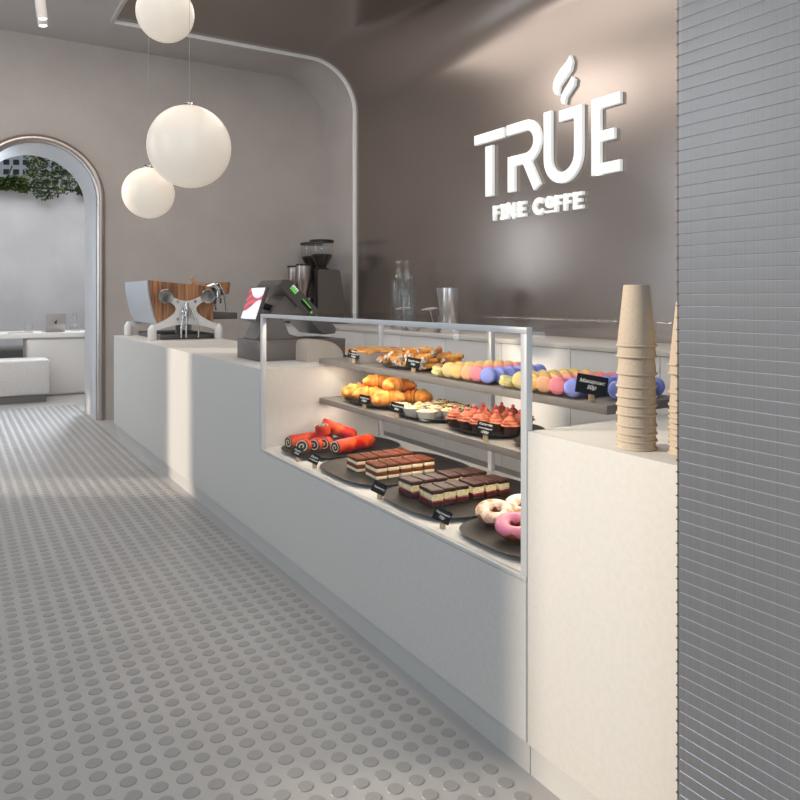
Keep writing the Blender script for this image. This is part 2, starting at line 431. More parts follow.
# back wall with arched openings
AX, AR, AZ = 0.775, 0.565, 3.01-0.63
def arch_pts(cx, r, zs, n=24):
    p = [(cx-r, 0.0)]
    for k in range(n+1):
        a = PI - PI*k/n
        p.append((cx+r*math.cos(a), zs+r*math.sin(a)))
    p.append((cx+r, 0.0)); return p
BX = -1.95
outline = [(-3, 0)] + arch_pts(BX, AR, AZ) + arch_pts(AX, AR, AZ) + [(4.3, 0), (4.3, 4.3), (-3, 4.3)]
bm = B(); add_prism(bm, outline, 'y', YB, YA)
bmesh.ops.triangulate(bm, faces=[f for f in bm.faces if len(f.verts) > 4])
struct('wall_back', bm, M['plaster'], smooth=30)
for idx, cx in ((2, AX), (4, BX)):
    # lining of the reveal plus half-round steel frame
    bm = B()
    pa = arch_pts(cx, AR, AZ, 36); pb = arch_pts(cx, AR-0.012, AZ, 36)
    V = [[bm.verts.new((p[0], y, p[1])) for p in P] for y in (YB-0.01, YA+0.02) for P in (pa, pb)]
    for i in range(len(pa)-1):
        bm.faces.new((V[1][i], V[1][i+1], V[3][i+1], V[3][i])); bm.faces.new((V[2][i], V[2][i+1], V[3][i+1], V[3][i]))
    lining = struct('trim_%d' % idx, bm, M['lining'], smooth=40)
    bm = B()
    path = arch_pts(cx, AR+0.035, AZ, 40); seg = 12; rings = []
    for k, p in enumerate(path):
        q0 = Vector(path[max(k-1, 0)]); q1 = Vector(path[min(k+1, len(path)-1)]); t = (q1-q0).normalized(); nrm = Vector((t.y, -t.x))
        # in-plane normal
        ring = []
        for s in range(seg+1):
            a = PI*s/seg
            u = 0.045*math.cos(a); w = 0.055*math.sin(a)
            ring.append(bm.verts.new((p[0]+nrm.x*u, YB - w, p[1]+nrm.y*u)))
        rings.append(ring)
    for a, b in zip(rings[:-1], rings[1:]):
        for s in range(seg): bm.faces.new((a[s], a[s+1], b[s+1], b[s]))
    fr = obj('steel_frame', bm, M['steel'], lining, 60)

# left wall with tall window openings (sun comes through them)
WINS = [(3.25, 3.98, 1.35, 3.7), (7.22, 7.90, 0.55, 3.7)]
bm = B(); XL = -2.5; ys = [-0.9]
def wl(y0, y1, z0, z1): add_box(bm, XL-0.12, XL, y0, y1, z0, z1)
wl(1.2, WINS[0][0], 0, ZC); wl(WINS[0][1], WINS[1][0], 0, ZC); wl(WINS[1][1], YB, 0, ZC)
for (a, b, z0, z1) in WINS: wl(a, b, 0, z0); wl(a, b, z1, ZC)
struct('wall_left', bm, M['white_wall'])
for n_, (a, b, z0, z1) in enumerate(WINS):
    bm = B(); t = 0.03
    add_box(bm, XL-0.10, XL-0.02, a, a+t, z0, z1); add_box(bm, XL-0.10, XL-0.02, b-t, b, z0, z1)
    add_box(bm, XL-0.10, XL-0.02, a+t, b-t, z0, z0+t); add_box(bm, XL-0.10, XL-0.02, a+t, b-t, z1-t, z1)
    struct('window_%d' % (n_+1), bm, M['mdark'])

# terrace beyond the arch
bm = B(); add_box(bm, -3.0, 6.5, 12.8, 13.0, 0, 3.03); struct('wall_far', bm, M['far_plaster'])
bm = B(); add_box(bm, 2.6, 2.75, YA, 12.8, 0, 3.03); struct('wall_terrace_right', bm, M['far_plaster'])
bm = B(); add_box(bm, -2.85, -2.7, YA, 11.32, 0, 5.2); add_box(bm, -2.85, -2.7, 11.62, 12.8, 0, 5.2); add_box(bm, -2.85, -2.7, 11.32, 11.62, 0, 0.8); add_box(bm, -2.85, -2.7, 11.32, 11.62, 2.0, 5.2)
struct('terrace_sun_block', bm, M['far_plaster'])  # unseen, added to block the sun; its slot lets a floor streak through

# ------------------------------------------------------------------ counters
CD = 2.08
ct = thing('service_counter', 'long white stone counter running back to the arch, lower under the pastry case', 'counter', (X0, 4.6, 0))
def rel(bm, o):
    for v in bm.verts: v.co -= Vector(o.location)
    return bm
bm = B()
poly = [(1.553, 0.088), (7.62, 0.088), (7.62, 0.953), (3.61, 0.953), (3.61, 0.535), (1.553, 0.535)]
add_prism(bm, poly, 'x', X0, CD)
bmesh.ops.bevel(bm, geom=[e for e in bm.edges], offset=0.003, segments=2, affect='EDGES')
obj('body', rel(bm, ct), M['counter'], ct)
bm = B(); add_box(bm, X0+0.012, CD-0.02, 1.553, 7.585, 0, 0.088); obj('plinth', rel(bm, ct), M['plinth'], ct)
pc = thing('pickup_counter', 'tall cream counter unit at right holding the paper cups', 'counter', (X0, 0.8, 0))
bm = B(); add_box(bm, X0, CD, -0.2, 1.549, 0.088, 0.953, bev=0.003); obj('body', rel(bm, pc), M['counter'], pc)
bm = B(); add_box(bm, X0+0.012, CD-0.02, -0.2, 1.549, 0, 0.088); obj('plinth', rel(bm, pc), M['plinth'], pc)

# ------------------------------------------------------------------ pastry display case
Y1, Y2 = 1.553, 3.608; ZT = 1.238; DK = 0.547
dc = thing('display_case', 'white framed glass pastry case with two shelves set into the counter', 'display case', (X0, (Y1+Y2)/2, 0.535))
pw = 0.025
def dpart(name, bm, m, par=None, **k): return obj(name, rel(bm, dc), m, par or dc, **k)
bm = B(); add_box(bm, X0-0.002, CD, Y1+0.001, Y2-0.001, 0.535, DK, bev=0.002); dpart('deck', bm, M['counter'])
for (x, y, z0, w) in ((X0, Y1, DK, pw), (X0, Y2-0.030, DK, 0.030), (CD-0.025, Y1, 0.955, pw), (CD-0.025, Y2-0.025, DK, 0.025), (CD-0.025, 2.59, DK, 0.025)):
    bm = B(); add_box(bm, x, x+0.022, y, y+w, z0, ZT-0.018 if x < 1.5 else 1.182, bev=0.0015); dpart('post', bm, M['frame'])
bm = B(); add_box(bm, X0, X0+0.022, Y1, Y2, ZT-0.018, ZT, bev=0.0015); dpart('front_rail', bm, M['frame'])
def pane(x0, x1, y0, y1, z0, z1, label=None):
    bm = B(); add_box(bm, x0, x1, y0, y1, z0, z1); return dpart('glass_pane', bm, M['glass'], smooth=0, label=label)
pane(X0+0.008, X0+0.014, Y1+pw, Y2-0.03, DK, ZT-0.018, 'front glass pane')
pane(X0+0.022, CD-0.025, Y2-0.012, Y2-0.006, 0.955, ZT-0.006, 'left side glass pane')
pane(X0+0.022, CD-0.025, Y1+0.006, Y1+0.012, 0.955, ZT-0.006, 'right side glass pane')
pane(X0+0.022, CD, Y1, Y2, ZT-0.006, ZT, 'top glass pane')
pane(CD-0.018, CD-0.013, Y1+pw, 2.59, DK, 1.182, 'rear sliding glass pane')
SX0, SX1 = 1.686, 2.045
SHELF = {}
for nm, zt in (('upper', 0.995), ('middle', 0.785)):
    bm = B(); add_box(bm, SX0, SX1, Y1+0.014, Y2-0.001, zt-0.028, zt, bev=0.0015)
    s = dpart('shelf', bm, M['shelf'], label=nm+' taupe shelf'); SHELF[nm] = zt
    bm = B(); add_box(bm, 1.795, 1.805, Y1+0.05, Y2-0.05, zt-0.032, zt-0.028); dpart('light_strip', bm, M['led'], s)
bm = B(); add_box(bm, X0+0.02, CD-0.03, Y2+0.004-0.012, Y2-0.0005, DK, 0.955); dpart('side_panel', bm, M['counter'])

# ------------------------------------------------------------------ trays
def superell(a, b, n, N=64):
    out = []
    for k in range(N):
        t = 2*PI*k/N; c, s = math.cos(t), math.sin(t)
        out.append((a*math.copysign(abs(c)**(2/n), c), b*math.copysign(abs(s)**(2/n), s)))
    return out
def tray_bm(a, b, n=3.2, rim=0.018, floor_=0.007):
    bm = B(); P = superell(a, b, n)
    lev = [(0.80, 0.0), (0.97, rim*0.75), (1.0, rim), (0.975, rim), (0.90, floor_+0.004), (0.80, floor_)]
    R = [[bm.verts.new((p[0]*s, p[1]*s, z)) for p in P] for s, z in lev]
    N = len(P)
    for u, v in zip(R[:-1], R[1:]):
        for i in range(N): bm.faces.new((u[i], u[(i+1) % N], v[(i+1) % N], v[i]))
    bm.faces.new(list(reversed(R[0]))); bm.faces.new(R[-1])
    return bm
def tray(cx, cy, z, a, b, label, m='tray', n=3.5, group=None, name='serving_tray', rot=0.0, rim=0.018):
    o = obj(name, tray_bm(a, b, n, rim), M[m], None, 40, (cx, cy, z), (0, 0, rot))
    return tag(o, label, 'tray', group)
TG = 'dark trays on the bottom deck'
tray(1.695, 3.355, DK, 0.30, 0.235, 'dark oval tray under the red poppy seed rolls', group=TG, n=2.6)
tray(1.695, 2.825, DK, 0.305, 0.278, 'dark rounded tray under the tiramisu squares', group=TG)
tray(1.695, 2.283, DK, 0.305, 0.252, 'dark rounded tray under the chocolate cake slices', group=TG)
tray(1.695, 1.80, DK, 0.305, 0.222, 'dark rounded tray under the doughnuts', group=TG)
TM = 'black plates on the middle shelf'
tray(1.872, 3.222, 0.785, 0.165, 0.275, 'black plate under the croissants on the middle shelf', 'black', 2.5, TM)
tray(1.872, 2.741, 0.785, 0.168, 0.198, 'black plate under the white custard cups', 'black', 2.4, TM)
tray(1.872, 2.335, 0.785, 0.168, 0.20, 'black plate under the pink frosted cupcakes', 'black', 2.6, TM)
tray(1.872, 1.92, 0.785, 0.166, 0.205, 'black empty plate at the right end of the middle shelf', 'black', 2.4, TM)
tray(1.872, 2.885, 0.995, 0.165, 0.235, 'black oval plate under the pile of cannoli', 'black', 2.3, 'plates on the upper shelf')

# ------------------------------------------------------------------ tiramisu
FZ = DK + 0.0072
def cake(name, label, cat, layers, sx, sy, irr=0.0):
    t = thing(name, label, cat)
    z = 0.0
    for (pn, h, m, grow) in layers:
        bm = B(); add_box(bm, -sx/2-grow, sx/2+grow, -sy/2-grow, sy/2+grow, z, z+h, bev=min(0.004, h*0.3))
        if irr:
            bmesh.ops.subdivide_edges(bm, edges=[e for e in bm.edges if e.calc_length() > sx*0.6], cuts=4, use_grid_fill=True)
            for v in bm.verts: v.co += Vector((random.uniform(-irr, irr), random.uniform(-irr, irr), 0))
        obj(pn, bm, M[m], t); z += h
    return t
t0 = cake('tiramisu_square', '', 'cake', [('cream_layer', 0.0145, 'cream', 0.0), ('sponge_layer', 0.016, 'sponge', 0.0007), ('cream_layer', 0.0155, 'cream', 0), ('cocoa_topping', 0.013, 'cocoa', 0.0008)], 0.052, 0.112)
k = 0
for r, (yc, rn) in enumerate(((2.742, 'front row'), (2.906, 'back row'))):
    for i in range(5):
        loc = (1.552 + i*0.0602 - r*0.006, yc, FZ); rot = (0, 0, random.uniform(-0.03, 0.03) - 0.06)
        lab = 'tiramisu square with cocoa top, %s from the left in the %s' % (ORD[i], rn)
        g = 'tiramisu squares on the tray'
        if k == 0: t0.location = loc; t0.rotation_euler = rot; tag(t0, lab, None, g)
        else: dup(t0, loc, rot, lab, g)
        k += 1
# chocolate slices
t0 = cake('chocolate_cake_slice', '', 'cake', [('sponge_base', 0.016, 'dsponge', 0.0005), ('jam_layer', 0.008, 'jam', 0.0012), ('cream_layer', 0.025, 'vanilla', 0), ('chocolate_glaze', 0.015, 'choc', 0.0016)], 0.049, 0.098, 0.0012)
k = 0
for r, (yc, rn) in enumerate(((2.275, 'front row'), (2.418, 'back row'))):
    for i in range(6):
        loc = (1.520 + i*0.0585 + (0.012 if i > 2 else 0), yc + random.uniform(-0.01, 0.008), FZ); rot = (0, 0, random.uniform(-0.12, 0.10))
        lab = 'dark chocolate cake slice with berry layer, %s from the left in the %s' % (ORD[i], rn)
        g = 'chocolate cake slices on the tray'
        if k == 0: t0.location = loc; t0.rotation_euler = rot; tag(t0, lab, None, g)
        else: dup(t0, loc, rot, lab, g)
        k += 1

# ------------------------------------------------------------------ doughnuts
def donut(label, loc, glaze, rot, R=0.0425, r=0.0235):
    t = thing('doughnut', label, 'doughnut', loc, rot, 'doughnuts on the tray')
    def tor(r_, zmin, wob):
        bm = B(); N, K = 36, 16; rings = []
        for i in range(N):
            a = 2*PI*i/N; ring = []
            lo = -PI if zmin is None else 0.12 + wob*math.sin(5*a)*0.3 + wob*math.sin(9*a+1)*0.18
            hi = PI if zmin is None else PI - 0.25 + wob*math.sin(4*a+2)*0.25
            for j in range(K + (0 if zmin is None else 1)):
                p = lo + (hi-lo)*j/K
                ring.append(bm.verts.new(((R+r_*math.cos(p))*math.cos(a), (R+r_*math.cos(p))*math.sin(a), 0.0215 + r_*0.87*math.sin(p))))
            rings.append(ring)
        for i in range(N):
            u, v = rings[i], rings[(i+1) % N]; n = len(u)
            for j in range(n if zmin is None else n-1):
                bm.faces.new((u[j], v[j], v[(j+1) % n], u[(j+1) % n]))
        return bm
    obj('dough', tor(r, None, 0), M['dough'], t, 60); obj('glaze', tor(r+0.0022, 0.0, 1.0), M[glaze], t, 60)
    return t
def tilt(ang, spin=0.0):
    # lean the ring toward the front of the case
    ax = Vector((0.854, -0.52, 0)); return (Matrix.Rotation(ang, 4, ax) @ Matrix.Rotation(spin, 4, 'Z')).to_euler()
donut('white sugar glazed doughnut at the front left of the tray', (1.580, 1.97, FZ+0.016), 'sugar', tilt(0.27, 0.3))
donut('pink glazed doughnut at the front of the tray', (1.540, 1.818, FZ+0.015), 'pink', tilt(0.26, 1.0))
donut('sugar glazed doughnut behind the pink doughnut', (1.690, 1.955, FZ+0.021), 'sugar', tilt(0.30, 2.0))
donut('sugar glazed doughnut half hidden by the white post', (1.68, 1.80, FZ+0.021), 'sugar', tilt(0.34, 2.6))

# ------------------------------------------------------------------ poppy seed rolls
def roll(label, p0, p1, r, name='poppy_seed_roll', part='roll'):
    p0, p1 = Vector(p0), Vector(p1); d = p1-p0; L = d.length
    rot = d.to_track_quat('X', 'Z').to_euler()
    t = thing(name, label, 'pastry', p0, rot, 'red poppy seed rolls on the tray')
    bm = B(); N = 10
    rr = [0.93, 1.0, 1.0] + [1.0+random.uniform(-0.03, 0.03) for _ in range(N-5)] + [1.0, 0.97]
    pts = [(L*k/(N-1), 0, 0) for k in range(N)]
    if L > 0.1: pts += [(L+r*0.35, 0, 0), (L+r*0.55, 0, 0)]; rr = rr + [0.75, 0.35]
    add_tube(bm, pts, [r*x for x in rr], 24, squash=0.92)
    obj('crust', bm, M['red'], t, 50)
    for x, s in (((-0.0012, 1), (L+0.0012, -1)) if L < 0.1 else ((-0.0012, 1),)):
        bm = B(); vs = [bm.verts.new((x, r*0.91*math.cos(2*PI*k/24), r*0.91*0.92*math.sin(2*PI*k/24))) for k in range(24)]
        bm.faces.new(vs); obj('cut_face', bm, M['spiral'], t, 0)
    return t
zr = FZ + 0.034
roll('long red poppy seed roll at the far left of the tray', (1.455, 3.475, zr), (1.70, 3.52, zr), 0.037)
roll('red poppy seed roll with its cut end facing front beside the tiramisu', (1.60, 3.235, zr), (1.83, 3.30, zr), 0.038)
roll('red poppy seed roll lying crosswise on top of the pile', (1.655, 3.50, 0.662), (1.80, 3.43, 0.598), 0.036)
roll('cut red roll piece lying flat on top with its spiral upward', (1.622, 3.425, 0.668), (1.625, 3.425, 0.624), 0.042, 'poppy_roll_piece')
roll('short red roll slice tipped toward the first sign', (1.462, 3.315, zr+0.006), (1.497, 3.355, zr), 0.036, 'poppy_roll_piece')
roll('short orange red roll slice, second in the front line', (1.532, 3.335, zr), (1.572, 3.368, zr), 0.036, 'poppy_roll_piece')
roll('short orange red roll slice in front of the cut roll', (1.585, 3.335, zr), (1.622, 3.366, zr), 0.035, 'poppy_roll_piece')

# ------------------------------------------------------------------ croissants
def croissant_bm(R=0.068, r=0.043, span=3.5):
    bm = B(); n = 71; pts = []; rad = []
    for i in range(n):
        t = i/(n-1); a = -span/2 + span*t
        pts.append((R*math.sin(a), R*math.cos(a)-R*0.7, 0.0))
        env = max(0.16, math.sin(PI*t)**0.75)
        seg = (t*7) % 1.0
        rad.append(r*env*(0.78+0.34*(1-seg if t > 0.5 else seg)))
    add_tube(bm, pts, rad, 16, squash=0.9)
    zmin = min(v.co.z for v in bm.verts)
    for v in bm.verts: v.co.z -= zmin; v.co.z *= (1.0 if v.co.z > 0.01 else 1.0)
    return bm
zc = 0.785+0.0072
cs = [((1.80, 3.385), -0.2, 'at the far left of the plate', 0), ((1.79, 3.225), -0.8, 'front, behind the price sign', 0), ((1.80, 3.055), -0.35, 'at the front right of the plate', 0),
      ((1.945, 3.32), 0.9, 'in the back row, left', 0), ((1.95, 3.165), 2.7, 'in the back row, middle', 0), ((1.935, 3.015), -1.2, 'in the back row at right', 0),
      ((1.87, 3.27), -0.7, 'lying on top at left', 0.055), ((1.875, 3.10), 0.1, 'lying on top at right', 0.055)]
c0 = None
for i, ((x, y), rz, lab, dz) in enumerate(cs):
    L_ = 'golden croissant ' + lab; rt = (random.uniform(-0.08, 0.08), random.uniform(-0.08, 0.08), rz)
    if c0 is None:
        c0 = obj('croissant', croissant_bm(), M['crust'], None, 38, (x, y, zc+dz), rt); tag(c0, L_, 'croissant', 'croissants on the black plate')
    else: dup(c0, (x, y, zc+dz), rt, L_)

# ------------------------------------------------------------------ custard cups
c0 = thing('custard_cup', '', 'dessert', (0, 0, 0))
bm = B(); add_lathe(bm, [(0, 0), (0.034, 0), (0.0485, 0.038), (0.050, 0.040), (0.0485, 0.0405), (0.046, 0.036), (0, 0.035)], 28); obj('ramekin', bm, M['ceramic'], c0)
bm = B(); add_lathe(bm, [(0.0458, 0.036), (0.042, 0.044), (0.028, 0.049), (0, 0.051)], 24); tp = obj('custard_top', bm, M['tart_top'], c0)
bm = B()
for k in range(30):
    a = random.uniform(0, 2*PI); r = 0.042*math.sqrt(random.random()); z = 0.051-0.0078*(r/0.042)**2
    add_sphere(bm, (r*math.cos(a), r*math.sin(a), z), random.uniform(0.0025, 0.0052), 8, 5, (1.6, 1, 0.6))
obj('chocolate_flecks', bm, M['fleck'], tp)
cc = [((1.758, 2.875), 'nearest the price sign'), ((1.758, 2.769), 'second in the front row'), ((1.755, 2.655), 'third in the front row'), ((1.86, 2.835), 'middle row, leftmost'),
      ((1.86, 2.73), 'middle row, second'), ((1.862, 2.622), 'middle row, third'), ((1.962, 2.85), 'back row, leftmost'), ((1.962, 2.745), 'back row, second'), ((1.962, 2.64), 'at the back right, beside the cupcakes')]
for i, ((x, y), lab) in enumerate(cc):
    L_ = 'white cup of chocolate flecked custard, ' + lab
    if i == 0: c0.location = (x, y, zc); tag(c0, L_, None, 'custard cups on the plate')
    else: dup(c0, (x, y, zc), (0, 0, i*1.3), L_)

# ------------------------------------------------------------------ cupcakes
c0 = thing('cupcake', '', 'cupcake')
bm = B(); add_lathe(bm, [(0, 0), (0.023, 0), (0.031, 0.038), (0.030, 0.039), (0, 0.036)], 48, flute=0.035, nfl=24); obj('paper_wrapper', bm, M['wrapper'], c0, 20)
bm = B(); prof = []
for k in range(25):
    t = k/24; r = 0.036*(1-t**1.6)**0.75 * (1+0.06*math.sin(t*4*2*PI)) + 0.0005; prof.append((r if k < 24 else 0, 0.034 + 0.043*t))
add_lathe(bm, [(0, 0.034)] + prof, 24)
for v in bm.verts:
    a = math.atan2(v.co.y, v.co.x); q = 1+0.04*math.sin(a*2 + v.co.z*400); v.co.x *= q; v.co.y *= q
obj('frosting', bm, M['frost'], c0, 60)
bm = B(); add_sphere(bm, (0, 0, 0.080), 0.0078, 12, 8); obj('sugar_bead', bm, M['berry'], c0, 60)
cu = []
for rI, xx in enumerate((1.765, 1.838, 1.911, 1.984)):
    for cI in range(4):
        cu.append(((xx + random.uniform(-0.005, 0.005), 2.462 - cI*0.078 - (0.03 if rI % 2 else 0.0) + random.uniform(-0.005, 0.005)), rI, cI))
cu = [c for c in cu if not (c[1] == 3 and c[2] in (3,)) and not (c[1] == 0 and c[2] == 3)]
RN = ['front', 'second', 'third', 'back']
for i, ((x, y), rI, cI) in enumerate(cu):
    L_ = 'pink frosted cupcake with a bead, %s from the left in the %s row' % (ORD[cI], RN[rI])
    if i == 0: c0.location = (x, y, zc); tag(c0, L_, None, 'cupcakes on the plate')
    else: dup(c0, (x, y, zc), (0, 0, i*0.9), L_)

# ------------------------------------------------------------------ upper shelf: pie, cannoli, macarons
zu = 0.995
p = thing('pie', 'golden crumb pie in a grey paper tin at the left of the upper shelf', 'pie', (1.872, 3.30, zu))
bm = B(); add_lathe(bm, [(0, 0), (0.145, 0), (0.165, 0.054), (0.168, 0.055), (0.162, 0.052), (0, 0.046)], 48); obj('paper_tin', bm, M['pie_tin'], p)
bm = B(); add_lathe(bm, [(0.162, 0.048), (0.164, 0.058), (0.156, 0.064), (0.146, 0.060), (0.12, 0.062), (0.06, 0.065), (0, 0.066)], 48, flute=0.012, nfl=40); obj('crust', bm, M['pie'], p, 50)

c0 = thing('cannoli', '', 'pastry')
bm = B(); n = 14; L = 0.105
add_tube(bm, [(L*(k/(n-1)-0.5), 0, 0) for k in range(n)], [0.0118*(1+0.42*abs(2*k/(n-1)-1)**2)*(1+0.08*math.sin(k*2.1)) for k in range(n)], 14, squash=0.85); obj('pastry_shell', bm, M['cannoli'], c0, 60)
for s_ in (-1, 1):
    bm = B(); add_sphere(bm, (s_*L*0.49, 0, 0), 0.0132, 10, 7, (1.0, 1, 0.9)); obj('cream_filling', bm, M['filling'], c0, 60)
ca = []
for layer, (rows, z, half) in enumerate(((12, 0.0225, 0.20), (10, 0.042, 0.17), (8, 0.061, 0.14), (4, 0.080, 0.07))):
    for k in range(rows):
        yy = 2.885 + (2*k/(rows-1)-1)*half - (0.02*layer)
        for side_, xx in (('front', 1.80), ('back', 1.925)) if layer < 3 else (('', 1.86),):
            ca.append((xx+random.uniform(-0.012, 0.012), yy+random.uniform(-0.006, 0.006), zu+z+random.uniform(-0.003, 0.004), random.uniform(-0.75, 0.75), layer, k, side_))
LN = ['bottom layer', 'second layer', 'third layer', 'top']
for i, (x, y, z, rz, layer, k, side_) in enumerate(ca):
    L_ = 'golden cannoli tube in the %s of the pile, %s%s from the left' % (LN[layer], side_ + ' ' if side_ else '', ORD[k])
    rt = (random.uniform(0, 6), random.uniform(-0.12, 0.12), rz)
    if i == 0: c0.location = (x, y, z); c0.rotation_euler = rt; tag(c0, L_, None, 'cannoli on the black plate')
    else: dup(c0, (x, y, z), rt, L_, 'cannoli on the black plate')

RM = 0.031
def macaron(col):
    t = thing('macaron', '', 'macaron')
    for s in (-1, 1):
        bm = B(); add_lathe(bm, [(0, 0.0180*s), (RM*0.74, 0.0176*s), (RM*0.88, 0.0155*s), (RM*0.97, 0.0110*s), (RM*1.0, 0.0062*s), (RM*0.97, 0.0042*s), (0, 0.0042*s)], 26); obj('shell', bm, M['mac_'+col], t, 50)
    bm = B(); add_lathe(bm, [(0, -0.0048), (RM*0.88, -0.0044), (RM*0.91, 0), (RM*0.88, 0.0044), (0, 0.0048)], 26); obj('cream_filling', bm, M['macc_'+col], t, 50)
    return t
protos = {}
def put_macaron(col, loc, rot, label, group):
    if col not in protos:
        protos[col] = macaron(col); q = protos[col]; q.location = loc; q.rotation_euler = rot; tag(q, label, None, group)
    else: dup(protos[col], loc, rot, label, group)
boxes = [('left', [2.437, 2.375, 2.313, 2.251, 2.187], 2.515, 2.14, 2.48), ('right', [2.000, 1.938, 1.876, 1.814, 1.742], 2.075, 1.700, 2.06)]
for side, ycs, ypale, yb0, yb1 in boxes:
    g = 'macarons in the %s clear tray' % side
    for col, yc in zip(('yellow', 'golden', 'orange', 'pink', 'blue'), ycs):
        for k in range(6):
            x = 1.722 + k*0.0505
            put_macaron(col, (x, yc + random.uniform(-0.002, 0.002), zu+0.003+RM), (0, PI/2 + random.uniform(-0.10, 0.06), 0.55 + random.uniform(-0.06, 0.06)),
                        '%s macaron on edge, %s from the front, %s clear tray' % (col, ORD[k], side), g)
    put_macaron('pale yellow', (1.722, ypale, zu+0.0225), (0.25, 0.15, 0.0), 'pale yellow macaron lying tilted left of the %s macaron tray' % side, g)
    tr = thing('macaron_tray', 'low clear plastic tray holding the %s macarons' % side, 'tray', (1.86, (yb0+yb1)/2, zu), (0, 0, 0), 'clear macaron trays')
    hy = (yb1-yb0)/2
    bm = B(); add_box(bm, -0.168, 0.165, -hy, hy, 0, 0.0018); obj('tray_base', bm, M['clear'], tr, 0)
    bm = B()
    for yy in (-hy, hy-0.001): add_box(bm, -0.168, 0.165, yy, yy+0.001, 0.0018, 0.020)
    for xx in (-0.168, 0.164): add_box(bm, xx, xx+0.001, -hy+0.001, hy-0.001, 0.0018, 0.020)
    obj('tray_wall', bm, M['clear'], tr, 0)
for k in range(5):
    put_macaron('blue', (1.815+k*0.0435, 1.640, zu+RM+0.0005), (0, PI/2, 0.42), 'blue macaron on edge, %s from the front, row right of the macaron sign' % ORD[k], 'blue macarons at the right end of the upper shelf')

# ------------------------------------------------------------------ price signs
def text_bm(s, size, align='CENTER', extr=0.0006):
    cu = bpy.data.curves.new('tmp', 'FONT'); cu.body = s; cu.size = size; cu.align_x = align; cu.align_y = 'CENTER'; cu.extrude = extr; cu.shear = 0.25
    ob = bpy.data.objects.new('tmp', cu); C.objects.link(ob)
    dg = bpy.context.evaluated_depsgraph_get(); me = bpy.data.meshes.new_from_object(ob.evaluated_get(dg))
    bm = B(); bm.from_mesh(me); bpy.data.objects.remove(ob); bpy.data.curves.remove(cu); bpy.data.meshes.remove(me)
    return bm
def price_sign(x, y, z, label, lines, w=0.062, h=0.043, yaw=0.72, roll_=0.16):
    # local frame: card faces -X; text runs along -Y
    t = thing('price_sign', label, 'sign', (x, y, z), (0, 0, yaw), 'price signs in the pastry case')
    bm = B(); add_box(bm, -0.005, 0.007, -0.0095, 0.0095, 0, 0.028, bev=0.001); obj('wood_block', bm, M['cardwood'], t)
    Mx = Matrix.Translation((0.001, 0, 0.022+h/2)) @ Matrix.Rotation(0.22, 4, 'Y') @ Matrix.Rotation(roll_, 4, 'X')
    bm = B(); add_box(bm, -0.007, -0.0055, -w/2, w/2, -h/2, h/2)
    for v in bm.verts: v.co = Mx @ v.co
    cd = obj('card', bm, M['card'], t, 0)
    n = len(lines)
    for i, s in enumerate(lines):
        bm = text_bm(s, h*(0.30 if n > 1 else 0.34))
        wx = max(v.co.x for v in bm.verts)-min(v.co.x for v in bm.verts)
        k = min(1.0, w*0.82/wx)
        for v in bm.verts:
            p = v.co.copy(); v.co = Mx @ Vector((-0.0076 - p.z, -p.x*k, p.y*k + (((n-1)/2-i)*h*0.30)))
        obj('lettering', bm, M['ink'], cd, 0)
    return t
price_sign(1.715, 3.255, zu, 'black price sign in front of the pie', ['Пирог', 'с сыром', '100р'])
price_sign(1.708, 2.69, zu, 'black price sign in front of the cannoli', ['Трубочка', '50р'], w=0.064)
price_sign(1.712, 1.655, zu, 'black price sign in front of the right macaron tray', ['Макаронс', '50р'], w=0.096, h=0.060, yaw=0.85)
price_sign(1.704, 3.125, 0.785, 'black price sign in front of the croissants', ['Круассан', '100р'], w=0.056)
price_sign(1.702, 2.815, 0.785, 'black price sign in front of the custard cups', ['Тарталетка', '80р'], w=0.062)
price_sign(1.706, 2.185, 0.785, 'black price sign in front of the cupcakes', ['Капкейк', 'шоколадный', '100р'], w=0.064, h=0.048)
price_sign(1.399, 3.225, DK, 'black price sign leaning at the front of the rolls, left of a pair', ['Рулет', 'мак'], w=0.052, roll_=0.34)
price_sign(1.405, 3.05, DK, 'black price sign between the rolls and the tiramisu', ['Рулет', 'вишневый'], w=0.052, roll_=0.34)
price_sign(1.402, 2.450, DK, 'black price sign between the tiramisu and the chocolate cake', ['Тирамису'], w=0.058, roll_=0.34)
price_sign(1.405, 2.03, DK, 'black price sign between the chocolate cake and the doughnuts', ['Пирожное', '70р'], w=0.062, roll_=0.34)

# ------------------------------------------------------------------ paper cups
def cup_bm():
    bm = B(); hh = 0.150
    add_lathe(bm, [(0, hh-0.008), (0.0290, hh-0.008), (0.0300, hh), (0.0310, hh-0.001), (0.0458, 0.004), (0.0480, 0.0055), (0.0492, 0.0025), (0.0480, 0.0), (0.0458, 0.0012), (0.0298, hh-0.010)], 40)
    return bm
c0 = None
stacks = [('left', 1.432, 1.236, [448, 440.5, 433.5, 425.6, 414.7, 405.5, 397, 387, 374.5, 357.4, 346.5], 1.80), ('right', 1.483, 1.122, [454, 446, 440, 434, 428.6, 423, 418, 412.5, 406, 393.5, 374.5, 365.7], 1.73)]
for nm, x, y, rims, D in stacks:
    N = len(rims)
    for k, ry in enumerate(rims):
        z = 0.9535 + (rims[0]-ry)*D/735
        lab = 'kraft paper cup upside down, %s in the %s stack' % ('topmost' if k == N-1 else ('bottom' if k == 0 else ORD[k]+' from the bottom'), nm + (' tall' if nm == 'left' else ' half hidden'))
        if c0 is None:
            c0 = obj('paper_cup', cup_bm(), M['cup'], None, 40, (x, y, z)); tag(c0, lab, 'cup', 'paper cups in the %s stack' % nm)
        else: dup(c0, (x+random.uniform(-0.0004, 0.0004), y, z), (0, 0, k*0.7), lab, 'paper cups in the %s stack' % nm)

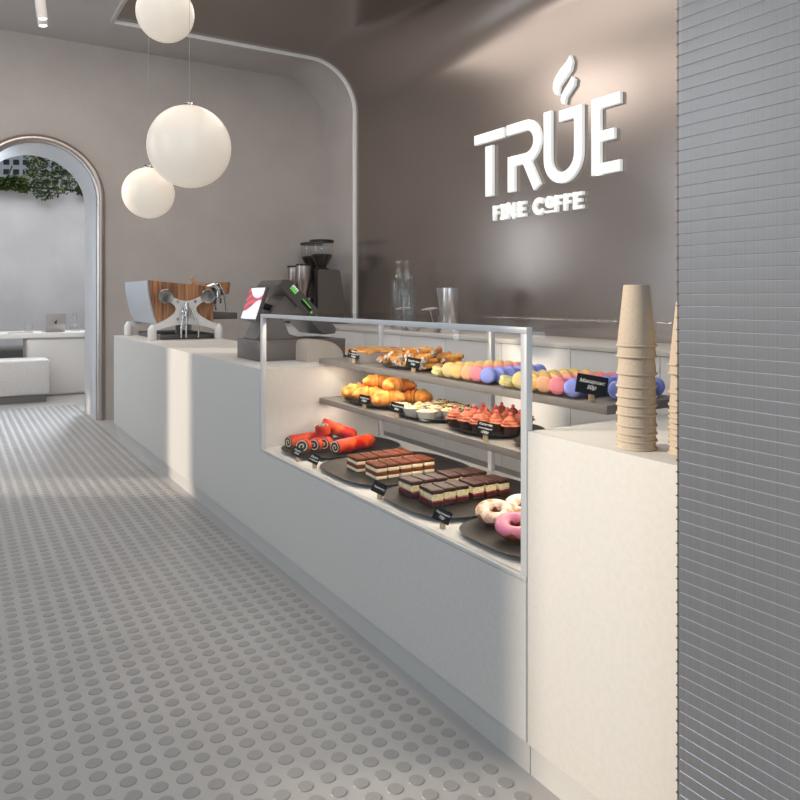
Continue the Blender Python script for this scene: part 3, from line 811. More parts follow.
# ------------------------------------------------------------------ partition of ribbed slats at right
PX, PY = 1.215, 0.945
pt = thing('slatted_partition', 'tall grey ribbed metal partition of stacked slats at the right edge', 'partition', (PX, 0.3, 0))
bm = B(); pit = 0.0233; nsl = int(4.0/pit)
prof = []
for k in range(nsl):
    z = k*pit
    prof += [(PX+0.0011, z+0.0), (PX, z+0.0010), (PX-0.0002, z+pit*0.5), (PX, z+pit-0.0014)]
A = [bm.verts.new((p[0], PY, p[1])) for p in prof]; D_ = [bm.verts.new((p[0], -0.6, p[1])) for p in prof]
for i in range(len(prof)-1):
    f = bm.faces.new((A[i], D_[i], D_[i+1], A[i+1])); f.material_index = 1 if i % 4 in (0, 3) else 0
add_box(bm, PX+0.004, PX+0.05, -0.6, PY-0.0005, 0, prof[-1][1])
obj('slats', rel(bm, pt), [M['slat'], M['groove']], pt, 10)
bm = B(); add_box(bm, PX+0.0036, PX+0.052, PY, PY+0.006, 0, 4.0)
for k in range(nsl): add_box(bm, PX-0.0008, PX+0.0036, PY-0.001, PY+0.006, k*pit-0.0012+pit, k*pit+0.0012+pit)
obj('end_strip', rel(bm, pt), M['slat_end'], pt)

# ------------------------------------------------------------------ back counter
by = [2.10 + 0.71*k for k in range(10)]
wt = thing('worktop', 'pale worktop along the dark sign wall', 'worktop', (3.45, 5.3, 0.985))
bm = B(); add_box(bm, 3.44, XW-0.002, 2.10, YB-0.002, 0.988, 1.02, bev=0.002); obj('slab', rel(bm, wt), M['back_top'], wt)
b0 = None
for k in range(9):
    loc = (3.45, by[k], 0); lab = 'pale grey base cabinet under the back worktop, %s from the right end' % ORD[k]
    if b0 is None:
        b0 = thing('base_cabinet', lab, 'cabinet', loc, (0, 0, 0), 'base cabinets under the back worktop')
        bm = B(); add_box(bm, 0.021, 0.585, 0.001, 0.709, 0.08, 0.987); obj('carcass', bm, M['back_panel'], b0)
        bm = B(); add_box(bm, 0.0, 0.020, 0.003, 0.707, 0.08, 0.985, bev=0.0015); obj('door', bm, M['back_panel'], b0)
        bm = B(); add_box(bm, 0.05, 0.58, 0.001, 0.709, 0.0, 0.08); obj('plinth', bm, M['plinth'], b0)
    else: dup(b0, loc, None, lab)

# bottles, jug, bowls on the back worktop
WZ = 1.0205
def bottle(label, x, y, prof, z=WZ):
    t = thing('glass_bottle', label, 'bottle', (x, y, z), (0, 0, 0), 'glass bottles on the back worktop')
    bm = B(); add_lathe(bm, prof, 32); obj('glass', bm, M['bottle'], t, 50); return t
pa = [(0, 0.004), (0.075, 0.0), (0.082, 0.008), (0.082, 0.47), (0.06, 0.53), (0.034, 0.575), (0.031, 0.62), (0.040, 0.625), (0.040, 0.655), (0.030, 0.66), (0.030, 0.672), (0.026, 0.672), (0.026, 0.60), (0.055, 0.53), (0.076, 0.465), (0.076, 0.012), (0, 0.012)]
bottle('tall clear glass bottle at the back left of the group', 3.70, 6.09, pa)
bottle('tall clear glass bottle, right of the back pair', 3.86, 6.20, pa)
pb = [(0, 0.004), (0.068, 0.0), (0.074, 0.008), (0.074, 0.36), (0.05, 0.43), (0.042, 0.47), (0.042, 0.50), (0.048, 0.505), (0.048, 0.52), (0.040, 0.52), (0.040, 0.47), (0.047, 0.425), (0.068, 0.355), (0.068, 0.012), (0, 0.012)]
bottle('shorter wide necked glass bottle in front of the tall pair', 3.58, 5.72, pb)
jg = thing('steel_jug', 'tall polished steel jug with a pointed spout on the back worktop', 'jug', (3.62, 5.13, WZ))
bm = B(); add_lathe(bm, [(0, 0), (0.070, 0), (0.072, 0.004), (0.072, 0.385), (0.069, 0.385), (0.069, 0.01), (0, 0.01)], 40); obj('jug_body', bm, M['jug'], jg)
bm = B()
sp = [(0.0, 0.384), (0.128, 0.384), (0.08, 0.23), (0.06, 0.02), (0.0, 0.02)]
for s in (-1, 1):
    pass
dirv = Vector((-0.45, 0.89, 0)).normalized(); side = Vector((dirv.y, -dirv.x, 0))
top = [dirv*0.128+Vector((0, 0, 0.386)), dirv*0.055+side*0.046+Vector((0, 0, 0.386)), dirv*0.055-side*0.046+Vector((0, 0, 0.386))]
bot = [dirv*0.071+Vector((0, 0, 0.06)), dirv*0.066+side*0.02+Vector((0, 0, 0.06)), dirv*0.066-side*0.02+Vector((0, 0, 0.06))]
tv = [bm.verts.new(p) for p in top]; bv = [bm.verts.new(p) for p in bot]
bm.faces.new((tv[0], tv[1], bv[1], bv[0])); bm.faces.new((tv[0], bv[0], bv[2], tv[2]))
obj('spout', bm, M['jug'], jg, 20)
b0 = None
for i, (x, y, lab) in enumerate(((3.62, 5.86, 'white ceramic bowl behind the bottle base'), (3.56, 5.60, 'white ceramic bowl right of the bottles'), (3.60, 5.32, 'white ceramic bowl beside the steel jug'))):
    if b0 is None:
        bm = B(); add_lathe(bm, [(0, 0), (0.035, 0), (0.04, 0.006), (0.068, 0.04), (0.074, 0.085), (0.071, 0.085), (0.064, 0.042), (0.036, 0.012), (0, 0.010)], 32)
        b0 = obj('ceramic_bowl', bm, M['ceramic'], None, 40, (x, y, WZ)); tag(b0, lab, 'bowl', 'white bowls on the back worktop')
    else: dup(b0, (x, y, WZ), None, lab)
def spoon(label, x, y, tip, z):
    # a flat leaf-shaped scoop standing in its bowl
    t = thing('white_scoop', label, 'scoop', (x, y, z), (0, 0, 0), 'white scoops in the bowls')
    bm = B(); add_tube(bm, [(0, 0, 0), Vector(tip)*0.55, tip], [0.006, 0.005, 0.005], 8); obj('scoop_stem', bm, M['ceramic'], t)
    bm = B(); R = []
    d = Vector((0.35, -0.93, 0.10)).normalized(); n = 9; ring = []
    for k in range(n):
        u = k/(n-1); w = 0.030*math.sin(PI*min(1, 0.04+u*0.96))**0.8
        ring.append((Vector(tip)+d*((u-0.5)*0.19), w))
    add_tube(bm, [p for p, w in ring], [max(w, 0.002) for p, w in ring], 10, squash=0.45); obj('scoop_head', bm, M['ceramic'], t, 60)
spoon('white leaf shaped scoop standing in the bowl behind the bottles', 3.62, 5.86, (0.0, 0.02, 0.19), WZ+0.012)
spoon('white leaf shaped scoop standing in the bowl by the jug', 3.60, 5.32, (0.0, 0.08, 0.19), WZ+0.012)

# ------------------------------------------------------------------ coffee grinders
def grinder(label, loc):
    g = thing('coffee_grinder', label, 'coffee grinder', loc, (0, 0, 0), 'coffee grinders on the back worktop')
    bm = B(); add_prism(bm, [(0.0, 0.0), (0.40, 0.0), (0.385, 0.05), (0.285, 0.575), (0.262, 0.60), (0.0, 0.60)], 'y', 0.0, 0.24)
    bmesh.ops.bevel(bm, geom=bm.edges[:], offset=0.008, segments=2, affect='EDGES'); obj('body', bm, M['gr_body'], g)
    bm = B(); add_box(bm, -0.03, 0.0, 0.02, 0.22, 0.0, 0.60, bev=0.004); obj('front_plate', bm, M['gr_dark'], g)
    bm = B(); add_box(bm, -0.24, -0.03, 0.03, 0.21, 0.0, 0.025, bev=0.004); obj('base_tray', bm, M['gr_dark'], g)
    bm = B(); add_lathe(bm, [(0.03, 0.0), (0.036, 0.02), (0.085, 0.19), (0.088, 0.20), (0.088, 0.345), (0.0, 0.345)], 28, (-0.125, 0.12, 0.29)); f = obj('dosing_chamber', bm, M['steel'], g, 40)
    bm = B(); add_lathe(bm, [(0.0, 0.0), (0.092, 0.0), (0.092, 0.02), (0, 0.024)], 28, (-0.125, 0.12, 0.635)); obj('chamber_lid', bm, M['gr_dark'], f)
    bm = B(); add_lathe(bm, [(0.0, 0), (0.03, 0.0), (0.03, 0.25), (0, 0.25)], 16, (-0.06, 0.12, 0.035)); obj('spout_column', bm, M['steel'], g)
    h = None
    bm = B(); add_lathe(bm, [(0.055, 0.0), (0.06, 0.04), (0.128, 0.15), (0.132, 0.16), (0.132, 0.30)], 32, (0.10, 0.12, 0.60)); h = obj('hopper', bm, M['bottle'], g, 40)
    bm = B(); add_lathe(bm, [(0, 0.0), (0.085, 0.0), (0.085, 0.012), (0.052, 0.02), (0.056, 0.042), (0.122, 0.148), (0.118, 0.165), (0.05, 0.175), (0, 0.17)], 32, (0.10, 0.12, 0.601)); obj('coffee_beans', bm, M['beans'], h, 40)
    bm = B(); add_lathe(bm, [(0, 0), (0.142, 0), (0.142, 0.022), (0.12, 0.03), (0, 0.03)], 32, (0.10, 0.12, 0.90)); obj('hopper_lid', bm, M['gr_dark'], h)
    return g
g1 = grinder('grey coffee grinder nearest the trim with a full bean hopper', (3.575, 7.66, WZ))
g1.scale = (1, 1, 1.05)
dup(g1, (3.66, 8.12, WZ), None, 'grey coffee grinder standing behind the nearer grinder')

# ------------------------------------------------------------------ cash drawer, register, printer
CT = 0.9535
cdw = thing('cash_box', 'flat taupe metal cash drawer on the counter under the register', 'cash drawer', (1.504, 4.04, CT))
bm = B(); add_box(bm, 0.0, 0.565, 0.0, 0.36, 0.0, 0.118, bev=0.003); obj('housing', bm, M['drawer'], cdw)
bm = B(); add_box(bm, 0.03, 0.535, -0.006, 0.0, 0.012, 0.100, bev=0.002); dr = obj('drawer_front', bm, M['drawer'], cdw)
bm = B(); add_lathe(bm, [(0, 0), (0.010, 0), (0.010, 0.004), (0, 0.004)], 16, (0, 0, 0), Matrix.Rotation(PI/2, 4, 'X')); obj('lock', bm, M['chrome'], dr, loc=(0.28, -0.006, 0.06))
RZ = CT+0.119
rg = thing('cash_register', 'taupe touchscreen register with a tilted back monitor on the cash drawer', 'cash register', (1.504, 4.04, RZ))
rgp = lambda name, bm, m, par=None, **k: obj(name, rel(bm, rg), m, par or rg, **k)
# monitor slab: leaning, its edge faces the camera
bm = B(); add_prism(bm, [(1.655, 1.395), (1.685, 1.43), (1.735, 1.425), (2.035, 1.135), (2.03, 1.10), (1.95, 1.095)], 'y', 4.10, 4.47)
bmesh.ops.bevel(bm, geom=bm.edges[:], offset=0.004, segments=2, affect='EDGES'); mon = rgp('monitor', bm, M['taupe_dk'])
d = Vector((0.25, 0, -0.265)).normalized(); nn = Vector((0.265, 0, 0.25)).normalized()
def strip(bm, s0, s1, u0, u1, y=4.0985):
    o_ = Vector((1.690, y, 1.405))
    q = [o_+d*s0+nn*u0, o_+d*s1+nn*u0, o_+d*s1+nn*u1, o_+d*s0+nn*u1]
    q2 = [p+Vector((0, 0.003, 0)) for p in q]
    a = [bm.verts.new(p) for p in q]; b = [bm.verts.new(p) for p in q2]
    bm.faces.new(a); bm.faces.new(list(reversed(b)))
    for i in range(4): bm.faces.new((a[i], b[i], b[(i+1) % 4], a[(i+1) % 4]))
bm = B()
for k in range(4): strip(bm, 0.045+k*0.013, 0.055+k*0.013, 0.008, 0.030 if k % 2 else 0.024)
rgp('green_print', bm, M['green'], mon, smooth=0)
bm = B()
for k in range(4): strip(bm, 0.045+k*0.013, 0.055+k*0.013, 0.032 if k % 2 else 0.027, 0.042)
for k in range(3): strip(bm, 0.285+k*0.012, 0.294+k*0.012, 0.004, 0.026-0.004*k)
rgp('white_print', bm, M['white_print'], mon, smooth=0)
bm = B(); strip(bm, 0.150, 0.235, 0.004, 0.022); rgp('port', bm, M['gr_dark'], mon, smooth=0)
bm = B(); strip(bm, 0.150, 0.225, 0.023, 0.028); strip(bm, 0.243, 0.252, 0.004, 0.018); rgp('green_light', bm, M['green'], mon, smooth=0)
# stand
bm = B(); add_prism(bm, [(1.53, RZ), (1.80, RZ), (1.80, RZ+0.012), (1.74, RZ+0.03), (1.70, RZ+0.12), (1.80, RZ+0.20), (1.73, RZ+0.27), (1.64, RZ+0.19), (1.60, RZ+0.12), (1.545, RZ+0.02)], 'y', 4.14, 4.38)
bmesh.ops.bevel(bm, geom=bm.edges[:], offset=0.004, segments=2, affect='EDGES'); rgp('stand', bm, M['taupe'])
bm = B(); add_tube(bm, [(1.60, 4.20, RZ+0.20), (1.70, 4.20, RZ+0.17)], 0.02, 12); rgp('hinge_arm', bm, M['gr_dark'])
# customer display leaning
q = [Vector((1.50, 4.34, 1.185)), Vector((1.50, 4.07, 1.185)), Vector((1.568, 4.07, 1.388)), Vector((1.568, 4.34, 1.388))]
zax = (q[3]-q[0]).normalized(); yax = Vector((0, 1, 0)); xax = yax.cross(zax)
R3 = Matrix((xax, yax, zax)).transposed(); cen = (q[0]+q[2])/2
hw, hh = 0.135, (q[3]-q[0]).length/2
bm = B(); add_box(bm, 0.0, 0.022, -hw, hw, -hh, hh, bev=0.003); cdp = obj('customer_display', bm, M['taupe_dk'], rg, loc=cen-rg.location, rot=R3.to_euler())
bm = B(); add_box(bm, -0.0012, 0.0004, -hw+0.010, hw-0.010, -hh+0.012, hh-0.008); obj('screen', bm, M['screen'], cdp, 0, label='bright white screen with a red wave')
# receipt printer (rounded wedge)
rp = thing('receipt_printer', 'rounded taupe wedge shaped printer on the counter beside the cash drawer', 'printer', (1.735, 3.87, CT))
bm = B(); pts = [(0.0, 0.0)] + [(0.05, 0.108)] 
pts = [(0.0, 0.0), (0.0, 0.10), (0.012, 0.118)] + [(0.05+0.185*math.sin(a), 0.126*math.cos(a)**0.8) for a in [k*PI/2/8 for k in range(0, 8)]] + [(0.235, 0.0)]
add_prism(bm, pts, 'y', 0.0, 0.16); obj('housing', bm, M['wedge'], rp, 35)
bm = B(); add_box(bm, 0.228, 0.28, 0.02, 0.14, 0.0, 0.028, bev=0.004); obj('paper_tray', bm, M['gr_dark'], rp)

# ------------------------------------------------------------------ espresso machine
em = thing('espresso_machine', 'white and walnut espresso machine with X shaped legs on the counter end', 'espresso machine', (1.75, 7.0, CT))
ep = lambda name, bm, m, par=None, **k: obj(name, rel(bm, em), m, par or em, **k)
NY, FY = 6.55, 7.52
bodyp = [(1.525, 1.092), (1.495, 1.16), (1.468, 1.26), (1.448, 1.37), (1.440, 1.472), (1.87, 1.434), (1.98, 1.42), (1.985, 1.33), (1.96, 1.20), (2.02, 1.09)]
bm = B(); add_prism(bm, bodyp, 'y', NY+0.03, FY); ep('body', bm, M['mgrey'])
for yy, lab in ((NY+0.012, 'near walnut side panel'), (FY-0.001, 'far walnut side panel')):
    wp = [(1.535, 1.088), (1.506, 1.16), (1.480, 1.26), (1.460, 1.37), (1.452, 1.474), (1.87, 1.436), (2.0, 1.424), (2.03, 1.33), (2.02, 1.20), (2.02, 1.088)]
    bm = B(); add_prism(bm, wp, 'y', yy, yy+0.018); ep('side_panel', bm, M['wood'], label=lab)
bm = B(); add_prism(bm, [(2.02, 1.46), (2.235, 1.47), (2.22, 1.36), (2.12, 1.34), (2.02, 1.36)], 'y', 6.72, 7.36)
bmesh.ops.bevel(bm, geom=bm.edges[:], offset=0.006, segments=2, affect='EDGES'); ep('group_hood', bm, M['wood'])
# X-frames (near and far)
for yy in (NY-0.02, FY+0.02):
    bm = B()
    cx, cz = 1.765, 1.205
    arms = [(1.595, 1.325, 0.038), (1.945, 1.325, 0.038), (1.475, 1.045, 0.028), (2.06, 1.045, 0.028)]
    # star-shaped plate with concave sides
    out = []
    tips = [(1.475, 1.05), (2.06, 1.05), (1.955, 1.335), (1.585, 1.335)]
    half = [0.026, 0.026, 0.034, 0.034]
    mids = [(1.765, 1.088), (1.856, 1.205), (1.765, 1.295), (1.672, 1.205)]
    for k in range(4):
        tx, tz = tips[k]; dx, dz = tx-cx, tz-cz; l = math.hypot(dx, dz); px_, pz_ = -dz/l, dx/l
        a = Vector((tx-px_*half[k], tz-pz_*half[k])); b = Vector((tx+px_*half[k], tz+pz_*half[k]))
        out += [a, b]
        n_ = tips[(k+1) % 4]; ex, ez = n_[0]-cx, n_[1]-cz; l2 = math.hypot(ex, ez)
        c_ = Vector((n_[0]+ez/l2*half[(k+1) % 4], n_[1]-ex/l2*half[(k+1) % 4])); m_ = Vector(mids[k])
        for s in range(1, 10):
            t = s/10; ctrl = m_*2-(b+c_)*0.5
            ctrl = m_*2-(b+c_)*0.5
            out.append(b*(1-t)**2 + ctrl*2*t*(1-t) + c_*t*t)
    add_prism(bm, [(p.x, p.y) for p in out], 'y', yy-0.012, yy+0.012)
    leg = ep('leg_frame', bm, M['mwhite'])
    for fx in (1.475, 2.06):
        bm = B(); add_lathe(bm, [(0, 0), (0.036, 0.0), (0.038, 0.004), (0.037, 0.088), (0.030, 0.108), (0.012, 0.134), (0, 0.138)], 20, (fx, yy, CT)); ep('foot', bm, M['mwhite'], leg, smooth=60)
    if yy < 7:
        for bx, bz in ((1.69, 1.29), (1.845, 1.29), (1.69, 1.135), (1.845, 1.135)):
            bm = B(); add_lathe(bm, [(0, 0), (0.012, 0), (0.012, 0.005), (0, 0.006)], 12, (bx, yy-0.012, bz), Matrix.Rotation(PI/2, 4, 'X')); ep('bolt', bm, M['gauge'], leg)
for gx in (1.585, 1.955):
    bm = B(); add_lathe(bm, [(0, 0.024), (0.050, 0.024), (0.058, 0.026), (0.064, 0.020), (0.064, 0), (0, 0)], 32, (gx, NY-0.032, 1.335), Matrix.Rotation(PI/2, 4, 'X')); ep('pressure_gauge', bm, M['gauge'])
bm = B(); add_sphere(bm, (1.765, NY-0.05, 1.20), 0.052, 20, 12, (1, 0.8, 1)); add_tube(bm, [(1.755, NY-0.08, 1.28), (1.755, NY-0.09, 1.16)], 0.018, 12); ep('steam_valve', bm, M['chrome'], smooth=60)
for px_, sx in ((1.700, 1.745), (1.742, 1.756), (1.850, 1.775)):
    bm = B(); add_tube(bm, [(sx, NY-0.075, 1.27), (sx*0.6+px_*0.4, NY-0.105, 1.20), (px_, NY-0.11, 1.06), (px_, NY-0.11, 0.975)], 0.0075, 8); ep('steam_wand', bm, M['chrome'], smooth=60)
for gy in (6.70, 7.02, 7.32):
    bm = B(); add_tube(bm, [(1.97, gy, 1.40), (2.06, gy, 1.44), (2.10, gy, 1.40), (2.10, gy, 1.33)], [0.03, 0.03, 0.034, 0.034], 12)
    add_lathe(bm, [(0, 0), (0.04, 0), (0.042, 0.05), (0.032, 0.055), (0, 0.055)], 20, (2.10, gy, 1.27)); gh = ep('brew_group', bm, M['chrome'], smooth=50)
    bm = B(); add_tube(bm, [(2.03, gy, 1.435), (2.12, gy, 1.455), (2.165, gy, 1.36), (2.19, gy, 1.20)], 0.010, 8); ep('group_lever', bm, M['chrome'], gh, smooth=60)
    if gy < 6.8:
        bm = B(); add_tube(bm, [(1.93, gy, 1.43), (1.885, gy, 1.47), (1.86, gy, 1.51)], [0.010, 0.020, 0.024], 12); ep('lever_knob', bm, M['knob'], gh, smooth=60)
bm = B(); add_tube(bm, [(1.60, 6.9, 1.455), (1.60, 6.9, 1.49)], [0.014, 0.02], 10); ep('top_knob', bm, M['knob'], smooth=60)
bm = B(); add_box(bm, 1.97, 2.275, NY+0.10, FY-0.02, 1.125, 1.185, bev=0.006); ep('drip_tray', bm, M['mdark'])
bm = B(); add_box(bm, 1.56, 2.04, NY+0.05, FY-0.03, CT+0.001, CT+0.045, bev=0.004); add_tube(bm, [(1.76, 6.75, CT+0.04), (1.76, 6.75, 1.10)], 0.03, 12); ep('base_box', bm, M['mdark'])

# ------------------------------------------------------------------ pendant lamps
def pendant(label, x, y, z, r):
    t = thing('pendant_lamp', label, 'pendant lamp', (x, y, z), (0, 0, 0), 'round globe pendant lamps')
    bm = B(); add_sphere(bm, (0, 0, 0), r, 48, 32); obj('globe_shade', bm, M['globe'], t, 80)
    bm = B(); add_lathe(bm, [(0.032, -0.012), (0.034, 0.0), (0.030, 0.016), (0.010, 0.022), (0, 0.022)], 20, (0, 0, r)); cp = obj('cap', bm, M['chrome'], t)
    bm = B(); add_lathe(bm, [(0, 0), (0.0014, 0), (0.0014, ZC-z-r-0.02), (0, ZC-z-r-0.02)], 6, (0, 0, r+0.02)); obj('cord', bm, M['cord'], t)
    bm = B(); add_lathe(bm, [(0, 0), (0.05, 0), (0.05, 0.02), (0, 0.02)], 24, (0, 0, ZC-z-0.0205)); obj('ceiling_rose', bm, M['spot'], t)
pendant('large opal globe pendant lamp, biggest of the three', 1.24, 4.51, 2.245, 0.25)
pendant('small opal globe pendant lamp hanging lowest at left', 1.163, 5.26, 2.048, 0.175)
pendant('opal globe pendant lamp hanging highest, cut by the top of the picture', 1.19, 4.90, 3.18, 0.184)

# ceiling spotlights
def spotlight(label, x, y, tilt):
    t = thing('ceiling_spotlight', label, 'spotlight', (x, y, ZC), (0, 0, 0), 'ceiling spotlights')
    bm = B(); add_lathe(bm, [(0, -0.10), (0.008, -0.10), (0.008, -0.012), (0.04, -0.012), (0.04, -0.0005), (0, -0.0005)], 20); obj('mount', bm, M['spot'], t)
    R = Matrix.Rotation(tilt[0], 4, 'X') @ Matrix.Rotation(tilt[1], 4, 'Y')
    bm = B(); add_lathe(bm, [(0, 0.06), (0.040, 0.06), (0.042, 0.055), (0.042, -0.16), (0.036, -0.16), (0.034, -0.13), (0, -0.13)], 24, (0, 0, -0.14), R); cn = obj('can', bm, M['spot'], t)
    bm = B(); add_lathe(bm, [(0, -0.150), (0.036, -0.150)], 24, (0, 0, -0.14), R); obj('lens', bm, M['spot_lens'], cn, 0)
    li = bpy.data.lights.new('spot', 'SPOT'); li.energy = 55; li.color = (1, 0.9, 0.78); li.spot_size = 1.1; li.spot_blend = 0.8; li.shadow_soft_size = 0.05
    lo = bpy.data.objects.new('spot_light', li); C.objects.link(lo); lo.parent = t
    v = R @ Vector((0, 0, -0.30)); lo.location = (v.x, v.y, v.z-0.14); lo.rotation_euler = R.to_euler()
spotlight('white ceiling spotlight, nearer of the pair at top left', 0.655, 7.09, (0.0, -0.12))
spotlight('white ceiling spotlight, farther of the pair at top left', 0.675, 7.27, (0.0, -0.12))
for (x, y, lab) in ((1.0, 6.4, 'aimed at the sign wall, farthest'), (1.0, 3.0, 'aimed at the sign wall, above the case'), (1.0, 1.2, 'aimed at the sign wall, nearest the camera')):
    pass

# ------------------------------------------------------------------ sign TRUE / FINE COFFE
sg = thing('wall_sign', 'large white raised shop sign with cup logo on the dark wall', 'sign', (XW, 4.45, 2.2))
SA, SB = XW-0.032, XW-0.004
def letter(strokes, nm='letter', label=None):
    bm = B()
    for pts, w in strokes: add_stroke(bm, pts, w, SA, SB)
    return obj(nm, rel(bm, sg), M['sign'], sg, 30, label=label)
def arc(cx, cz, ry, rz, a0, a1, n=16): return [(cx+ry*math.cos(a0+(a1-a0)*k/n), cz+rz*math.sin(a0+(a1-a0)*k/n)) for k in range(n+1)]
letter([([(5.294, 2.732), (4.885, 2.732)], 0.084), ([(5.085, 2.650), (5.085, 2.212)], 0.10)], label='letter T')
rp_ = [(4.845, 2.735), (4.60, 2.735)] + [(4.60-0.135*math.sin(a), 2.60+0.135*math.cos(a)) for a in [PI*k/14 for k in range(1, 14)]] + [(4.60, 2.465), (4.782, 2.465)]
letter([(rp_, 0.086), ([(4.786, 2.508), (4.786, 2.212)], 0.088), ([(4.615, 2.475), (4.467, 2.212)], 0.086)], label='letter R')
ub = [(4.345, 2.790)] + [(4.345, 2.42)] + [(4.178+0.167*math.cos(a), 2.42-0.172*math.sin(a)) for a in [PI*k/18 for k in range(1, 18)]] + [(4.011, 2.42), (4.011, 2.725), (4.215, 2.725)]
letter([(ub, 0.085)], label='letter U shaped like a cup')
letter([([(3.835, 2.775), (3.835, 2.216)], 0.086), ([(3.84, 2.734), (3.605, 2.734)], 0.082), ([(3.84, 2.492), (3.66, 2.492)], 0.076), ([(3.84, 2.256), (3.605, 2.256)], 0.080)], label='letter E')
for k, poly in enumerate(([(4.096, 3.166), (4.072, 3.11), (4.088, 3.05), (4.148, 3.003), (4.212, 2.955), (4.226, 2.89), (4.262, 2.912), (4.282, 2.95), (4.279, 3.0), (4.25, 3.045), (4.205, 3.085), (4.13, 3.13)],
                          [(4.078, 3.000), (4.046, 2.970), (4.055, 2.925), (4.098, 2.89), (4.140, 2.856), (4.154, 2.805), (4.184, 2.818), (4.198, 2.846), (4.190, 2.882), (4.163, 2.912), (4.122, 2.948)])):
    bm = B(); add_prism(bm, poly, 'x', SA, SB); obj('steam_mark', rel(bm, sg), M['sign'], sg, 30)
zb, zt_ = 1.990, 2.120; zm = (zb+zt_)/2; w_ = 0.031; hw_ = w_/2
def Lf(y, wd): return [([(y-hw_, zt_), (y-hw_, zb)], w_), ([(y, zt_-hw_), (y-wd, zt_-hw_)], w_*0.8), ([(y, zm), (y-wd*0.85, zm)], w_*0.75)]
def Le(y, wd): return Lf(y, wd) + [([(y, zb+hw_*0.8), (y-wd, zb+hw_*0.8)], w_*0.8)]
letter(Lf(5.030, 0.08), label='letter F')
letter([([(4.902, zt_), (4.902, zb)], 0.038), ([(4.932, zt_-0.012), (4.872, zt_-0.012)], 0.024), ([(4.932, zb+0.012), (4.872, zb+0.012)], 0.024)], label='letter I')
letter([([(4.838, zb), (4.838, zt_)], 0.036), ([(4.848, zt_-0.004), (4.742, zb+0.004)], 0.044), ([(4.752, zb), (4.752, zt_)], 0.036)], label='letter N')
letter(Le(4.700, 0.095), label='letter E')
letter([(arc(4.445, zm, 0.056, 0.050, PI-0.75, -PI+0.75, 22), 0.040)], label='letter C')
letter([(arc(4.328, zm+0.020, 0.032, 0.034, 0, 2*PI*0.999, 22), 0.028), ([(4.375, zb+0.010), (4.280, zb+0.010)], 0.018)], label='small raised letter O with a bar below')
letter(Lf(4.268, 0.076), label='letter F'); letter(Lf(4.168, 0.076), label='letter F'); letter(Le(4.066, 0.10), label='letter E')

# ------------------------------------------------------------------ terrace furniture seen through the arch
bn = thing('upholstered_bench', 'pale upholstered bench block on a dark plinth beyond the arch', 'bench', (0.4, 10.5, 0), (0, 0, 0))
bm = B(); add_box(bm, -1.4, 0.665, -0.20, 0.32, 0.095, 0.54, bev=0.03, seg=3); obj('cushion', bm, M['upholstery'], bn, 40)
bm = B(); add_box(bm, -1.4, 0.625, -0.165, 0.28, 0, 0.095); obj('plinth', bm, M['bench_base'], bn)
b2 = thing('dark_bench', 'dark grey upholstered bench behind the white table', 'bench', (0.1, 12.0, 0))
bm = B(); add_box(bm, -0.9, 0.85, -0.25, 0.25, 0.09, 0.62, bev=0.05, seg=3); obj('cushion', bm, M['dkfabric'], b2, 40)
bm = B(); add_box(bm, -0.88, 0.83, -0.22, 0.22, 0, 0.09); obj('plinth', bm, M['bench_base'], b2)
tb = thing('white_table', 'white long table with a solid pedestal beyond the arch', 'table', (1.2, 11.2, 0))
bm = B(); P = [(-1.3, -0.30), (0.9, -0.40), (1.1, -0.2), (1.1, 0.30), (0.9, 0.42), (-1.2, 0.42), (-1.36, 0.1)]
add_prism(bm, P, 'z', 0.785, 0.855); bmesh.ops.bevel(bm, geom=bm.edges[:], offset=0.012, segments=2, affect='EDGES'); obj('tabletop', bm, M['table'], tb)
bm = B(); add_box(bm, -0.36, 0.95, -0.30, 0.28, 0, 0.785, bev=0.05, seg=4); obj('pedestal', bm, M['table'], tb)
TZ = 0.8555
lp = thing('laptop', 'open silver laptop seen from behind on the white table', 'laptop', (1.205, 11.02, TZ), (0, 0, 0.12))
bm = B(); add_box(bm, -0.125, 0.125, 0.0, 0.24, 0, 0.014, bev=0.004); obj('base', bm, M['laptop'], lp)
bm = B(); add_box(bm, -0.125, 0.125, -0.008, 0.0, 0.0, 0.255, bev=0.003)
for v in bm.verts: v.co = Matrix.Rotation(0.22, 4, 'X') @ v.co + Vector((0, 0.0, 0.012))
ld = obj('lid', bm, M['laptop'], lp)
bm = B()
add_sphere(bm, (0, 0, 0), 0.022, 16, 10, (0.85, 0.1, 1)); add_sphere(bm, (0.006, 0, 0.028), 0.008, 8, 6, (0.6, 0.1, 1.2))
for v in bm.verts:
    if v.co.x > 0.010 and abs(v.co.z) < 0.012: v.co.x = 0.010
obj('lid_logo', bm, M['gr_dark'], ld, 60, loc=(0, 0.0165, 0.125), rot=(0.22, 0, 0)).location = (0, -0.036, 0.13)
def tumbler(label, x, y, prof, nm='drinking_glass', cat='glass'):
    bm = B(); add_lathe(bm, prof, 24); o = obj(nm, bm, M['bottle'], None, 50, (x, y, TZ)); tag(o, label, cat)
tumbler('short clear drinking glass left of the laptop', 0.88, 11.08, [(0, 0.0), (0.05, 0), (0.052, 0.005), (0.056, 0.115), (0.052, 0.115), (0.046, 0.012), (0, 0.012)])
tumbler('clear glass carafe right of the laptop', 1.47, 11.15, [(0, 0.0), (0.065, 0), (0.07, 0.01), (0.07, 0.11), (0.035, 0.15), (0.03, 0.26), (0.026, 0.26), (0.03, 0.15), (0.064, 0.105), (0.062, 0.012), (0, 0.012)], 'glass_carafe', 'carafe')
bm = B(); add_box(bm, -0.15, 0.15, -0.05, 0.05, 0, 0.008, bev=0.002); o = obj('notebook', bm, M['laptop'], None, 35, (0.78, 10.98, TZ), (0, 0, 0.1)); tag(o, 'flat grey notebook lying on the white table at left', 'notebook')

